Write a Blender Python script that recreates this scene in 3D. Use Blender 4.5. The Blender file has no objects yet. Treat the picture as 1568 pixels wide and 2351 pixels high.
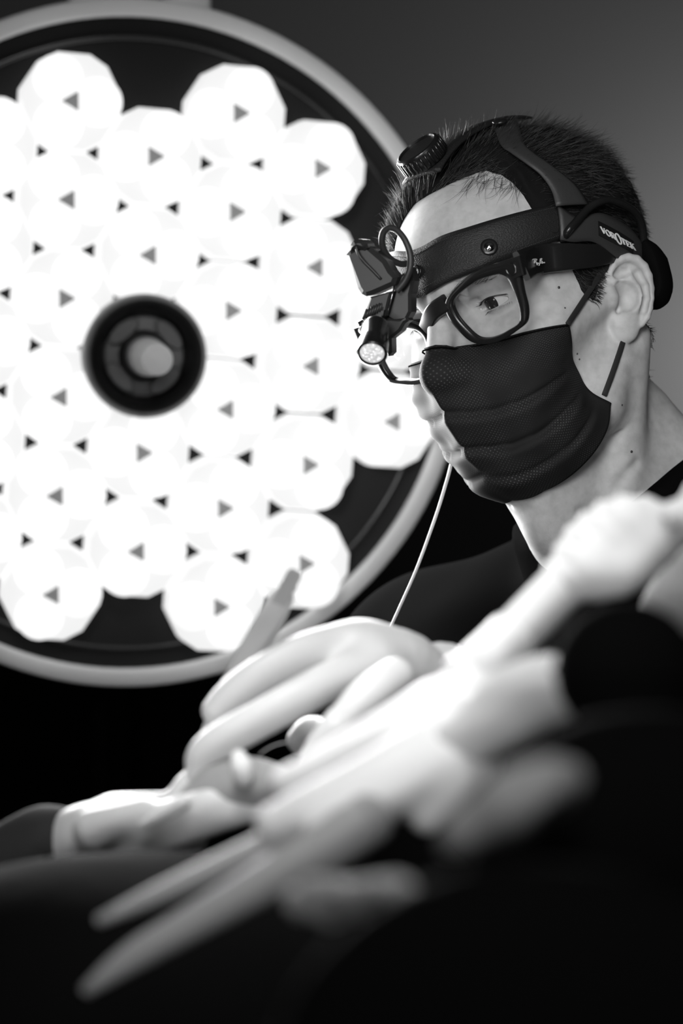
import bpy, math, random
import numpy as np
from mathutils import Matrix, Vector

# ------------------------------------------------------------------ camera, world, lights, exposure
sc = bpy.context.scene
W_PX, H_PX = 1568, 2351
LENS = 85.0
FPX = LENS / 36.0 * H_PX
CAM = np.array([0.0, 0.0, 1.0])
PITCH = math.radians(10)
RIGHT = np.array([1.0, 0, 0])
FWD = np.array([0, math.cos(PITCH), math.sin(PITCH)])
UPV = np.array([0, -math.sin(PITCH), math.cos(PITCH)])

cam_d = bpy.data.cameras.new('camera')
cam = bpy.data.objects.new('camera', cam_d)
sc.collection.objects.link(cam)
cam.location = CAM
cam.rotation_euler = (math.pi / 2 + PITCH, 0, 0)
cam_d.sensor_fit = 'VERTICAL'
cam_d.sensor_height = 36.0
cam_d.lens = LENS
cam_d.clip_start = 0.05
cam_d.dof.use_dof = True
cam_d.dof.focus_distance = 1.705
cam_d.dof.aperture_fstop = 3.8
sc.camera = cam

sc.view_settings.view_transform = 'Standard'
sc.view_settings.look = 'None'
sc.view_settings.exposure = 0.0
sc.view_settings.gamma = 1.0
sc.view_settings.use_curve_mapping = False
sc.cycles.use_denoising = True
sc.cycles.max_bounces = 8
sc.cycles.sample_clamp_indirect = 4.0

world = bpy.data.worlds.new('world')
sc.world = world
world.use_nodes = True
world.node_tree.nodes['Background'].inputs[0].default_value = (1, 1, 1, 1)
world.node_tree.nodes['Background'].inputs[1].default_value = 0.004


def px(u, v, d):
    """the point of the room that stands d metres in front of the camera at this place of the photograph"""
    x = (u - W_PX / 2) / FPX
    y = (v - H_PX / 2) / FPX
    return CAM + d * (FWD + x * RIGHT - y * UPV)


def cdir(x, y, z):
    """camera axes (right, down, forward) to a direction of the room"""
    return x * RIGHT - y * UPV + z * FWD


def light(name, kind, loc, target, energy, size=0.3, **kw):
    d = bpy.data.lights.new(name, kind)
    o = bpy.data.objects.new(name, d)
    sc.collection.objects.link(o)
    d.energy = energy
    if kind == 'AREA':
        d.shape = 'DISK'
        d.size = size
    else:
        d.shadow_soft_size = size
    for k, v in kw.items():
        setattr(d, k, v)
    o.location = loc
    v = Vector(target) - Vector(loc)
    o.rotation_euler = v.to_track_quat('-Z', 'Y').to_euler()
    return o


# second ceiling lamp over the operating field
light('field_lamp_light', 'SPOT', px(300, -2900, 1.10), px(960, 1540, 1.22), 58, 0.12, spot_size=math.radians(28), spot_blend=1.0)
# the lamp in the picture: its own throw, from just before its lenses
light('operating_lamp_light', 'AREA', px(350, 815, 2.00), px(800, 1150, 1.45), 12, 0.5)
# unseen fill spots added to brighten the face, throat and side of the head
light('face_fill_light', 'SPOT', (-0.30, -0.3, 1.38), px(1200, 620, 1.75), 92, 0.30, spot_size=math.radians(20), spot_blend=0.7)
light('throat_fill_light', 'SPOT', (-0.55, 0.35, 0.92), px(1300, 1060, 1.75), 34, 0.25, spot_size=math.radians(17), spot_blend=0.8)  # stands in for light bounced up from the gloves
light('side_fill_light', 'SPOT', (0.6, 0.1, 1.3), px(1400, 850, 1.75), 7, 0.25, spot_size=math.radians(26), spot_blend=0.8)
# broad unseen fill added behind the camera to soften the hands
light('hands_fill_light', 'AREA', (0.05, -0.5, 2.0), px(850, 1500, 1.3), 10, 0.7)
# unseen lamp off frame, for the bright right side of the back wall
light('wall_light', 'AREA', (1.05, 3.68, 1.98), (0.80, 4.2, 2.0), 5.8, 0.25)

# ------------------------------------------------------------------ helpers
root_col = sc.collection


def mat(name, col=0.5, rough=0.5, metal=0.0, spec=0.5, emit=0.0, **kw):
    m = bpy.data.materials.new(name)
    m.use_nodes = True
    b = m.node_tree.nodes['Principled BSDF']
    c = col if isinstance(col, tuple) else (col, col, col)
    b.inputs['Base Color'].default_value = (*c, 1)
    b.inputs['Roughness'].default_value = rough
    b.inputs['Metallic'].default_value = metal
    b.inputs['Specular IOR Level'].default_value = spec
    if emit:
        b.inputs['Emission Color'].default_value = (1, 1, 1, 1)
        b.inputs['Emission Strength'].default_value = emit
    for k, v in kw.items():
        b.inputs[k].default_value = v
    return m


def add_bump(m, scale, strength=0.3, dist=0.001, kind='NOISE', detail=4, stretch=None):
    nt = m.node_tree
    b = nt.nodes['Principled BSDF']
    tc = nt.nodes.new('ShaderNodeTexCoord')
    if kind == 'NOISE':
        t = nt.nodes.new('ShaderNodeTexNoise')
        t.inputs['Detail'].default_value = detail
    else:
        t = nt.nodes.new('ShaderNodeTexVoronoi')
    t.inputs['Scale'].default_value = scale
    bp = nt.nodes.new('ShaderNodeBump')
    bp.inputs['Strength'].default_value = strength
    bp.inputs['Distance'].default_value = dist
    src = tc.outputs['Object']
    if stretch:
        mp = nt.nodes.new('ShaderNodeMapping')
        mp.inputs['Scale'].default_value = stretch
        nt.links.new(src, mp.inputs[0])
        src = mp.outputs[0]
    nt.links.new(src, t.inputs['Vector'])
    nt.links.new(t.outputs[0], bp.inputs['Height'])
    nt.links.new(bp.outputs[0], b.inputs['Normal'])
    return m


def add_mottle(m, scale, lo, hi, detail=3, p0=0.35, p1=0.65):
    nt = m.node_tree
    b = nt.nodes['Principled BSDF']
    tc = nt.nodes.new('ShaderNodeTexCoord')
    t = nt.nodes.new('ShaderNodeTexNoise')
    t.inputs['Scale'].default_value = scale
    t.inputs['Detail'].default_value = detail
    r = nt.nodes.new('ShaderNodeValToRGB')
    r.color_ramp.elements[0].position = p0
    r.color_ramp.elements[1].position = p1
    r.color_ramp.elements[0].color = (lo, lo, lo, 1)
    r.color_ramp.elements[1].color = (hi, hi, hi, 1)
    nt.links.new(tc.outputs['Object'], t.inputs['Vector'])
    nt.links.new(t.outputs[0], r.inputs[0])
    nt.links.new(r.outputs[0], b.inputs['Base Color'])
    return m


def new_mesh(name, V, faces):
    V = np.asarray(V, dtype=np.float64)
    me = bpy.data.meshes.new(name)
    if isinstance(faces, np.ndarray):
        n, k = faces.shape
        me.vertices.add(len(V))
        me.vertices.foreach_set('co', V.astype(np.float32).ravel())
        me.loops.add(n * k)
        me.loops.foreach_set('vertex_index', faces.astype(np.int32).ravel())
        me.polygons.add(n)
        me.polygons.foreach_set('loop_start', np.arange(0, n * k, k, dtype=np.int32))
        me.polygons.foreach_set('loop_total', np.full(n, k, dtype=np.int32))
        me.update(calc_edges=True)
    else:
        me.from_pydata([tuple(v) for v in V], [], faces)
        me.update()
    return me


def wloc(o):
    l = np.zeros(3)
    while o is not None:
        l = l + np.array(o.location)
        o = o.parent
    return l


def obj(name, V, faces, m=None, parent=None, smooth=True, base=None, label=None, auto=None):
    """one mesh object; V in room coordinates; base = where its origin stands"""
    V = np.asarray(V, dtype=np.float64)
    org = wloc(parent) if parent is not None else np.zeros(3)
    loc = np.zeros(3)
    if base is not None:
        loc = np.asarray(base) - org
    me = new_mesh(name, V - org - loc, faces)
    if smooth:
        me.polygons.foreach_set('use_smooth', np.ones(len(me.polygons), dtype=bool))
    o = bpy.data.objects.new(name, me)
    root_col.objects.link(o)
    o.location = loc
    if parent is not None:
        o.parent = parent
    if m is not None:
        me.materials.append(m)
    if label:
        o['label'] = label
    if auto is not None and smooth:
        me.set_sharp_from_angle(angle=math.radians(auto))
    return o


def tag(o, label=None, cat=None, group=None, kind=None):
    if label:
        o['label'] = label
    if cat:
        o['category'] = cat
    if group:
        o['group'] = group
    if kind:
        o['kind'] = kind
    return o


def thing(name, loc, label, cat, group=None):
    o = bpy.data.objects.new(name, None)
    o.empty_display_size = 0.05
    root_col.objects.link(o)
    o.location = loc
    return tag(o, label, cat, group)


def nrm(v):
    v = np.asarray(v, float)
    return v / (np.linalg.norm(v) + 1e-12)


def catmull(P, n=8, closed=False):
    P = np.asarray(P, float)
    N = len(P)
    out = []
    rng = range(N if closed else N - 1)
    for i in rng:
        p0 = P[(i - 1) % N] if closed or i > 0 else 2 * P[0] - P[1]
        p1 = P[i]
        p2 = P[(i + 1) % N]
        p3 = P[(i + 2) % N] if closed or i + 2 < N else 2 * P[-1] - P[-2]
        for k in range(n):
            t = k / n
            out.append(0.5 * ((2 * p1) + (-p0 + p2) * t + (2 * p0 - 5 * p1 + 4 * p2 - p3) * t * t + (-p0 + 3 * p1 - 3 * p2 + p3) * t ** 3))
    if not closed:
        out.append(P[-1])
    return np.array(out)


def tube(P, r, seg=10, closed=False, caps=True, ref=None, flat=None):
    """sweep a round (or flat: (width, thickness)) section along P; r scalar or per point"""
    P = np.asarray(P, float)
    N = len(P)
    r = np.full(N, r) if np.isscalar(r) else np.asarray(r, float)
    T = np.gradient(P, axis=0) if not closed else (np.roll(P, -1, 0) - np.roll(P, 1, 0))
    T /= np.linalg.norm(T, axis=1)[:, None] + 1e-12
    if ref is None:
        ref = np.array([0, 0, 1.0]) if abs(T[0, 2]) < .9 else np.array([1.0, 0, 0])
    refs = np.asarray(ref, float)
    V = []
    u = None
    for i in range(N):
        if refs.ndim == 2:
            u = refs[i]
        elif u is None:
            u = refs
        u = u - T[i] * (u @ T[i])
        u = u / (np.linalg.norm(u) + 1e-12)
        w = np.cross(T[i], u)
        a = np.arange(seg) / seg * 2 * math.pi
        if flat is not None:
            hw, ht = flat[0] / 2, flat[1] / 2
            ca, sa = np.cos(a), np.sin(a)
            ee = 0.35
            cu = np.sign(ca) * np.abs(ca) ** ee * ht * (r[i])
            cv = np.sign(sa) * np.abs(sa) ** ee * hw * (r[i])
            V.append(P[i] + np.outer(cu, u) + np.outer(cv, w))
        else:
            V.append(P[i] + r[i] * (np.outer(np.cos(a), u) + np.outer(np.sin(a), w)))
    V = np.concatenate(V)
    F = []
    M = N if closed else N - 1
    for i in range(M):
        a0, b0 = i * seg, ((i + 1) % N) * seg
        for k in range(seg):
            k2 = (k + 1) % seg
            F.append((a0 + k, a0 + k2, b0 + k2, b0 + k))
    if caps and not closed:
        F.append(tuple(range(seg - 1, -1, -1)))
        F.append(tuple((N - 1) * seg + k for k in range(seg)))
    return V, F


def join(parts):
    V, F, o = [], [], 0
    for v, f in parts:
        V.append(np.asarray(v, float))
        F += [tuple(int(i) + o for i in q) for q in f]
        o += len(v)
    return np.concatenate(V), F


def lathe(prof, O, axis, seg=32, ref=None):
    """prof: list of (radius, height along axis)"""
    ax = nrm(axis)
    ref = np.array([0, 0, 1.0]) if ref is None and abs(ax[2]) < .9 else (np.array([1.0, 0, 0]) if ref is None else ref)
    u = nrm(ref - ax * (ref @ ax))
    w = np.cross(ax, u)
    V, F = [], []
    for (r, h) in prof:
        a = np.arange(seg) / seg * 2 * math.pi
        V.append(O + ax * h + r * (np.outer(np.cos(a), u) + np.outer(np.sin(a), w)))
    V = np.concatenate(V)
    for i in range(len(prof) - 1):
        for k in range(seg):
            k2 = (k + 1) % seg
            F.append((i * seg + k, i * seg + k2, (i + 1) * seg + k2, (i + 1) * seg + k))
    if prof[0][0] > 1e-6:
        F.append(tuple(range(seg - 1, -1, -1)))
    if prof[-1][0] > 1e-6:
        F.append(tuple((len(prof) - 1) * seg + k for k in range(seg)))
    return V, F


def prism(poly, O, ex, ey, en, t, bev=0.0):
    """2D outline poly (metres) in the plane (ex, ey), thickness t along en from the plane outwards, bevelled top and bottom"""
    p = np.asarray(poly, float)
    n = len(p)
    c = p.mean(0)

    def inset(q, d):
        e = np.roll(q, -1, 0) - q
        e /= np.linalg.norm(e, axis=1)[:, None] + 1e-12
        nn = np.stack([-e[:, 1], e[:, 0]], 1)
        area = np.sum(q[:, 0] * np.roll(q[:, 1], -1) - q[:, 1] * np.roll(q[:, 0], -1))
        if area < 0:
            nn = -nn
        m = nn + np.roll(nn, 1, 0)
        m /= (np.linalg.norm(m, axis=1)[:, None] + 1e-9)
        return q + m * d
    lv = [(p, 0), (p, t)] if bev <= 0 else [(inset(p, bev), 0), (p, bev), (p, t - bev), (inset(p, bev), t)]
    V = np.concatenate([O + np.outer(q[:, 0], ex) + np.outer(q[:, 1], ey) + en * h for q, h in lv])
    F = []
    for i in range(len(lv) - 1):
        for k in range(n):
            k2 = (k + 1) % n
            F.append((i * n + k, i * n + k2, (i + 1) * n + k2, (i + 1) * n + k))
    F.append(tuple(range(n - 1, -1, -1)))
    F.append(tuple((len(lv) - 1) * n + k for k in range(n)))
    return V, F


# ------------------------------------------------------------------ signed distance modelling
def s_cap(P, a, b, ra, rb=None):
    rb = ra if rb is None else rb
    a = np.asarray(a, np.float32)
    b = np.asarray(b, np.float32)
    ab = b - a
    t = np.clip(((P - a) @ ab) / max(float(ab @ ab), 1e-12), 0, 1)
    q = P - a - t[:, None] * ab
    return np.sqrt((q * q).sum(1)) - (ra + (rb - ra) * t)


def s_ell(P, c, r, R=None):
    q = P - np.asarray(c, np.float32)
    if R is not None:
        q = q @ np.asarray(R, np.float32)
    r = np.asarray(r, np.float32)
    k0 = np.sqrt(((q / r) ** 2).sum(1)) + 1e-9
    k1 = np.sqrt(((q / (r * r)) ** 2).sum(1)) + 1e-9
    return k0 * (k0 - 1) / k1


def smin(a, b, k):
    h = np.clip(0.5 + 0.5 * (b - a) / k, 0, 1)
    return b + (a - b) * h - k * h * (1 - h)


def smax(a, b, k):
    return -smin(-a, -b, k)


def s_chain(P, pts, rad, k=0.0):
    d = None
    rad = [rad] * len(pts) if np.isscalar(rad) else rad
    for i in range(len(pts) - 1):
        c = s_cap(P, pts[i], pts[i + 1], rad[i], rad[i + 1])
        d = c if d is None else (smin(d, c, k) if k > 0 else np.minimum(d, c))
    return d


def s_poly2(q, poly):
    poly = np.asarray(poly, np.float32)
    n = len(poly)
    d = np.full(len(q), 1e9, np.float32)
    inside = np.zeros(len(q), bool)
    for i in range(n):
        a, b = poly[i], poly[(i + 1) % n]
        e = b - a
        w = q - a
        t = np.clip((w @ e) / (e @ e + 1e-12), 0, 1)
        dd = w - t[:, None] * e
        d = np.minimum(d, (dd * dd).sum(1))
        c = (a[1] > q[:, 1]) != (b[1] > q[:, 1])
        xs = a[0] + (q[:, 1] - a[1]) / (e[1] if abs(e[1]) > 1e-12 else 1e-12) * e[0]
        inside ^= c & (q[:, 0] < xs)
    d = np.sqrt(d)
    return np.where(inside, -d, d)


def isosurface(f, lo, hi, h, blk=8):
    """surface nets of f(P)=0 over a box; only blocks near the surface are sampled finely"""
    lo = np.asarray(lo, np.float32)
    n = np.maximum(np.ceil((np.asarray(hi) - lo) / h / blk).astype(int), 1)
    cs = blk * h
    gi = np.stack(np.meshgrid(*[np.arange(k) for k in n], indexing='ij'), -1).reshape(-1, 3)
    cen = lo + (gi + 0.5) * cs
    d = f(cen.astype(np.float32))
    G = np.ones(n * blk + 1, np.float32)
    G.reshape(-1)[:] = 1
    Dc = d.reshape(n)
    G[:-1, :-1, :-1] = np.repeat(np.repeat(np.repeat(Dc, blk, 0), blk, 1), blk, 2)
    near = np.where(np.abs(d) < cs * 1.35)[0]
    loc = np.stack(np.meshgrid(*[np.arange(blk + 1)] * 3, indexing='ij'), -1).reshape(-1, 3)
    for s in range(0, len(near), 200):
        b = near[s:s + 200]
        ix = (gi[b][:, None, :] * blk + loc[None]).reshape(-1, 3)
        G[ix[:, 0], ix[:, 1], ix[:, 2]] = f((lo + ix * h).astype(np.float32))
    S = G < 0
    nx, ny, nz = G.shape
    cnt = np.zeros((nx - 1, ny - 1, nz - 1), np.int8)
    for a in (0, 1):
        for b in (0, 1):
            for c in (0, 1):
                cnt += S[a:nx - 1 + a, b:ny - 1 + b, c:nz - 1 + c]
    act = (cnt > 0) & (cnt < 8)
    ci = np.argwhere(act)
    idx = np.full(act.shape, -1, np.int64)
    idx[act] = np.arange(len(ci))
    acc = np.zeros((len(ci), 3))
    num = np.zeros(len(ci))
    cor = [(a, b, c) for a in (0, 1) for b in (0, 1) for c in (0, 1)]
    for i in range(8):
        for j in range(i + 1, 8):
            df = np.abs(np.subtract(cor[i], cor[j])).sum()
            if df != 1:
                continue
            A = ci + cor[i]
            B = ci + cor[j]
            va = G[A[:, 0], A[:, 1], A[:, 2]]
            vb = G[B[:, 0], B[:, 1], B[:, 2]]
            m = (va < 0) != (vb < 0)
            t = va / np.where(m, va - vb, 1)
            p = A + t[:, None] * (B - A)
            acc[m] += p[m]
            num[m] += 1
    V = lo + (acc / num[:, None]) * h
    F = []
    for ax in range(3):
        o1, o2 = [(1, 2), (2, 0), (0, 1)][ax]
        sl0 = [slice(None)] * 3
        sl1 = [slice(None)] * 3
        sl0[ax] = slice(0, -1)
        sl1[ax] = slice(1, None)
        a, b = S[tuple(sl0)], S[tuple(sl1)]
        e = np.argwhere(a != b)
        ok = (e[:, o1] > 0) & (e[:, o2] > 0) & (e[:, o1] < G.shape[o1] - 1) & (e[:, o2] < G.shape[o2] - 1)
        e = e[ok]
        fl = a[e[:, 0], e[:, 1], e[:, 2]]
        d1 = np.zeros(3, int)
        d1[o1] = 1
        d2 = np.zeros(3, int)
        d2[o2] = 1
        g = lambda q: idx[q[:, 0], q[:, 1], q[:, 2]]
        Q = np.stack([g(e - d1 - d2), g(e - d2), g(e), g(e - d1)], 1)
        Q[~fl] = Q[~fl][:, ::-1]
        F.append(Q)
    F = np.concatenate(F)
    F = F[(F >= 0).all(1)]
    V = V.astype(np.float32)
    for _ in range(2):      # pull the vertices onto the surface
        e = h * 0.4
        d0 = f(V)
        g = np.stack([(f(V + np.eye(3, dtype=np.float32)[k] * e) - f(V - np.eye(3, dtype=np.float32)[k] * e)) / (2 * e) for k in range(3)], 1)
        gl = np.maximum((g * g).sum(1), 0.2)
        st = np.clip(d0 / gl, -h * .5, h * .5)
        V = V - st[:, None] * g
    return V.astype(np.float64), F


def march(f, O, D, t0, t1, off=0.0):
    """first hit of rays with f = off"""
    O = np.atleast_2d(O).astype(np.float32)
    D = np.atleast_2d(D).astype(np.float32)
    if len(O) == 1:
        O = np.repeat(O, len(D), 0)
    t = np.full(len(D), t0, np.float32)
    for _ in range(90):
        d = f(O + D * t[:, None]) - off
        t = np.minimum(t + d * 0.85, t1)
    return O + D * t[:, None], (t < t1 - 1e-4) & (np.abs(f(O + D * t[:, None]) - off) < 0.002)


def fbm(P, scale, seed=0, octs=3):
    """cheap smooth value noise from sines, about -1..1"""
    r = np.random.default_rng(seed)
    out = np.zeros(len(P))
    a, tot = 1.0, 0
    for o in range(octs):
        for k in range(3):
            w = r.normal(size=3)
            w = w / np.linalg.norm(w) * scale * (2 ** o)
            out += a * np.sin(P @ w + r.uniform(0, 6.28))
            tot += a * .6
        a *= 0.55
    return out / tot

# ------------------------------------------------------------------ materials
M_wall = add_bump(mat('painted_wall', 0.16, 0.85), 60, 0.15, 0.002)
M_floor = add_mottle(mat('vinyl_floor', 0.12, 0.4), 8, 0.09, 0.13)
M_ceil = mat('ceiling_paint', 0.2, 0.9)
M_skin = mat('skin', 0.5, 0.52, spec=0.3)
M_skin.node_tree.nodes['Principled BSDF'].inputs['Subsurface Weight'].default_value = 0.12
M_skin.node_tree.nodes['Principled BSDF'].inputs['Subsurface Radius'].default_value = (0.004, 0.004, 0.004)
add_mottle(M_skin, 130, 0.42, 0.52, 5, .3, .62)
add_bump(M_skin, 1100, 0.22, 0.0006)
M_hair = mat('dark_hair', 0.028, 0.36, spec=0.5)
M_black_plastic = mat('black_plastic', 0.012, 0.22)
M_matte_black = mat('matte_black_plastic', 0.02, 0.5)
M_leather = add_bump(mat('black_leather', 0.013, 0.52, spec=0.35), 750, 0.35, 0.0008, 'VORONOI', stretch=(1, 1, 2.2))
M_strap = add_bump(mat('smooth_black_strap', 0.035, 0.5), 500, 0.3, 0.0004)
M_chrome = mat('polished_steel', 0.75, 0.12, 1.0)
M_brushed = add_bump(mat('knurled_steel', 0.7, 0.3, 1.0), 900, 0.8, 0.001)
M_white_print = mat('white_print', 0.8, 0.6)
M_glass = mat('clear_lens', 1.0, 0.0)
nt = M_glass.node_tree
tr = nt.nodes.new('ShaderNodeBsdfTransparent')
tr.inputs[0].default_value = (.95, .95, .95, 1)
gl = nt.nodes.new('ShaderNodeBsdfGlossy')
gl.inputs['Roughness'].default_value = 0.01
mxs = nt.nodes.new('ShaderNodeMixShader')
mxs.inputs[0].default_value = 0.07
nt.links.new(tr.outputs[0], mxs.inputs[1])
nt.links.new(gl.outputs[0], mxs.inputs[2])
nt.links.new(mxs.outputs[0], nt.nodes['Material Output'].inputs['Surface'])
M_shirt = add_bump(mat('black_cotton', 0.005, 0.95, spec=0.0), 900, 0.3, 0.0006)
M_glove = add_bump(mat('white_latex', 0.78, 0.38, spec=0.4), 45, 0.12, 0.002)
M_glove.node_tree.nodes['Principled BSDF'].inputs['Subsurface Weight'].default_value = 0.0

# ------------------------------------------------------------------ the room
RX0, RX1, RY0, RY1, RZ1 = -2.4, 2.6, -2.0, 4.2, 3.0


def box(name, lo, hi, m, **kw):
    lo, hi = np.array(lo), np.array(hi)
    V = np.array([[(lo, hi)[i][0], (lo, hi)[j][1], (lo, hi)[k][2]] for i in (0, 1) for j in (0, 1) for k in (0, 1)])
    F = [(0, 1, 3, 2), (4, 6, 7, 5), (0, 4, 5, 1), (2, 3, 7, 6), (0, 2, 6, 4), (1, 5, 7, 3)]
    return obj(name, V, F, m, smooth=False, **kw)


tag(box('floor', (RX0, RY0, -0.1), (RX1, RY1, 0), M_floor), kind='structure')
tag(box('ceiling', (RX0, RY0, RZ1), (RX1, RY1, RZ1 + .1), M_ceil), kind='structure')
tag(box('wall_back', (RX0, RY1, 0), (RX1, RY1 + .1, RZ1), M_wall), kind='structure')
tag(box('wall_right', (RX1, RY0, 0), (RX1 + .1, RY1, RZ1), M_wall), kind='structure')
tag(box('wall_left', (RX0 - .1, RY0, 0), (RX0, RY1, RZ1), M_wall), kind='structure')

# tall dark cabinet behind the lamp
M_cab = mat('dark_cabinet_enamel', 0.012, 0.6, spec=0.15)
cab = thing('equipment_cabinet', (-.62, 3.95, 0), 'tall dark cabinet standing against the back wall behind the lamp', 'cabinet')
box('carcass', (-1.55, 3.72, 0.06), (0.32, 4.19, 1.93), M_cab, parent=cab)
box('plinth', (-1.50, 3.75, 0.0), (0.27, 4.19, 0.06), M_cab, parent=cab)
for k in range(3):
    x0 = -1.54 + k * .6167
    dr = box('door', (x0, 3.695, 0.09), (x0 + .6, 3.719, 1.91), M_cab, parent=cab)
    V = [(x0 + .55, 3.67, 1.15), (x0 + .55, 3.67, 1.35)]
    V = np.array([[x0 + .55 + dx, 3.672 + dy, z] for z in (1.15, 1.35) for dx, dy in ((-.006, -.006), (.006, -.006), (.006, .022), (-.006, .022))])
    obj('handle', V, [(0, 1, 2, 3), (4, 7, 6, 5), (0, 4, 5, 1), (1, 5, 6, 2), (2, 6, 7, 3), (3, 7, 4, 0)], M_cab, dr, smooth=False)

# ------------------------------------------------------------------ head frame
HR = np.array([[-0.673, -0.675, -0.303], [0.149, 0.277, -0.949], [0.725, -0.684, -0.086]])
U_, _, Vt_ = np.linalg.svd(HR)
HR = U_ @ Vt_
HX, HY, HZ = [cdir(*HR[:, k]) for k in range(3)]
HM = np.stack([HX, HY, HZ])               # rows: head axes in the room
HO = CAM + cdir(0.14359, -0.13880, 1.77699)


def h2w(p):
    return HO + np.asarray(p, float) @ HM


def w2h(p):
    return (np.asarray(p, float) - HO) @ HM.T


CAMH = w2h(CAM)


def hray(uv):
    uv = np.atleast_2d(np.asarray(uv, float))
    T = np.array([px(u, v, 1.0) for u, v in uv])
    D = w2h(T) - CAMH
    D /= np.linalg.norm(D, axis=1)[:, None]
    return CAMH, D


def hplane(uv, P0, n):
    """pixels to points on a plane, in head axes"""
    O, D = hray(uv)
    n = nrm(n)
    t = ((np.asarray(P0) - O) @ n) / (D @ n)
    return O + D * t[:, None]


# ear drawn on a plane that stands off the skull (the ear on the -x side is the one in view)
EAR0 = np.array([-0.080, -0.012, 0.0])
EN = nrm([-0.86, 0.50, 0.02])
EV = nrm(np.array([0, 0, 1.0]) - EN * EN[2])
EU = np.cross(EV, EN)


def ear2d(zx):
    p = np.array(zx, float) / 5.344 + [1280, 420]
    q = hplane(p, EAR0, EN) - EAR0
    return np.stack([q @ EU, q @ EV], 1)


ear_out = ear2d([(620, 1080), (660, 985), (745, 920), (850, 900), (960, 925), (1050, 1010), (1105, 1140), (1135, 1290), (1135, 1420), (1122, 1540), (1100, 1650), (1050, 1740), (975, 1815), (915, 1885), (840, 1925), (765, 1900), (715, 1830), (690, 1740), (660, 1640), (640, 1500), (620, 1380), (600, 1230)])
ear_helix = ear2d([(690, 1210), (640, 1110), (680, 1000), (760, 945), (850, 925), (950, 950), (1035, 1035), (1085, 1150), (1112, 1300), (1112, 1420), (1100, 1540), (1075, 1650), (1020, 1740)])
ear_anti = ear2d([(800, 1060), (880, 1180), (970, 1290), (1010, 1390), (995, 1490), (940, 1560), (860, 1570)])
ear_inf = ear2d([(690, 1170), (780, 1190), (880, 1230), (960, 1290)])
ear_tragus = ear2d([(628, 1330), (645, 1400), (650, 1480)])
ear_concha = ear2d([(800, 1400)])[0]
ear_pit = ear2d([(705, 1530)])[0]
ear_fossa = ear2d([(760, 1110)])[0]
ear_scapha = ear2d([(960, 1120), (1045, 1270), (1060, 1420), (1030, 1560)])
ear_lobe = ear2d([(830, 1740)])[0]


def f_ear(P):
    """P in head axes on the -x side"""
    q = P - EAR0.astype(np.float32)
    e = np.stack([q @ EU.astype(np.float32), q @ EV.astype(np.float32), q @ EN.astype(np.float32)], 1)
    d2 = s_poly2(e[:, :2], ear_out)
    plate = smax(d2 + 0.0015, np.abs(e[:, 2]) - 0.0026, 0.003)
    up = lambda c, h: np.c_[c, np.full(len(c), h)]
    d = plate
    d = smin(d, s_chain(e, up(ear_helix, 0.0030), [.002, .0026, .003, .0032, .0033, .0034, .0036, .0036, .0034, .0032, .003, .0026, .002], 0.001), 0.002)
    d = smin(d, s_chain(e, up(ear_anti, 0.0030), [.002, .0026, .003, .0032, .003, .0028, .003], 0.001), 0.003)
    d = smin(d, s_chain(e, up(ear_inf, 0.0020), [.0016, .002, .0024, .0022], 0.001), 0.0025)
    d = smin(d, s_ell(e, (*ear_lobe, 0.0012), (0.010, 0.0125, 0.0050)), 0.003)
    d = smin(d, s_ell(e, (*ear_concha, -.0075), (.011, .014, .0085)), .004)
    d = smax(d, -s_ell(e, (*ear_concha, 0.0048), (0.0088, 0.0108, 0.0066)), 0.003)
    d = smax(d, -s_ell(e, (*ear_pit, 0.0024), (0.0036, 0.0052, 0.0042)), 0.002)
    d = smax(d, -s_ell(e, (*ear_fossa, 0.0045), (0.0070, 0.0040, 0.0045)), 0.002)
    d = smax(d, -s_chain(e, up(ear_scapha, 0.0038), 0.0030, 0.001), 0.002)
    d = smin(d, s_chain(e, up(ear_tragus, 0.0030), [.003, .0042, .003], 0.001), 0.002)
    return d


EYE = np.array([0.0365, 0.0710, 0.0285])
LOOK = nrm([0.06, 0.95, -0.24])


def f_skull(P):
    A = P.copy()
    A[:, 0] = np.abs(A[:, 0])
    d = s_ell(P, (0, -0.012, 0.052), (0.0765, 0.099, 0.082))
    d = smin(d, s_ell(P, (0, 0.034, 0.052), (0.061, 0.064, 0.060)), 0.03)
    d = smin(d, s_ell(P, (0, 0.026, -0.012), (0.064, 0.064, 0.074)), 0.03)
    return d


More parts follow.
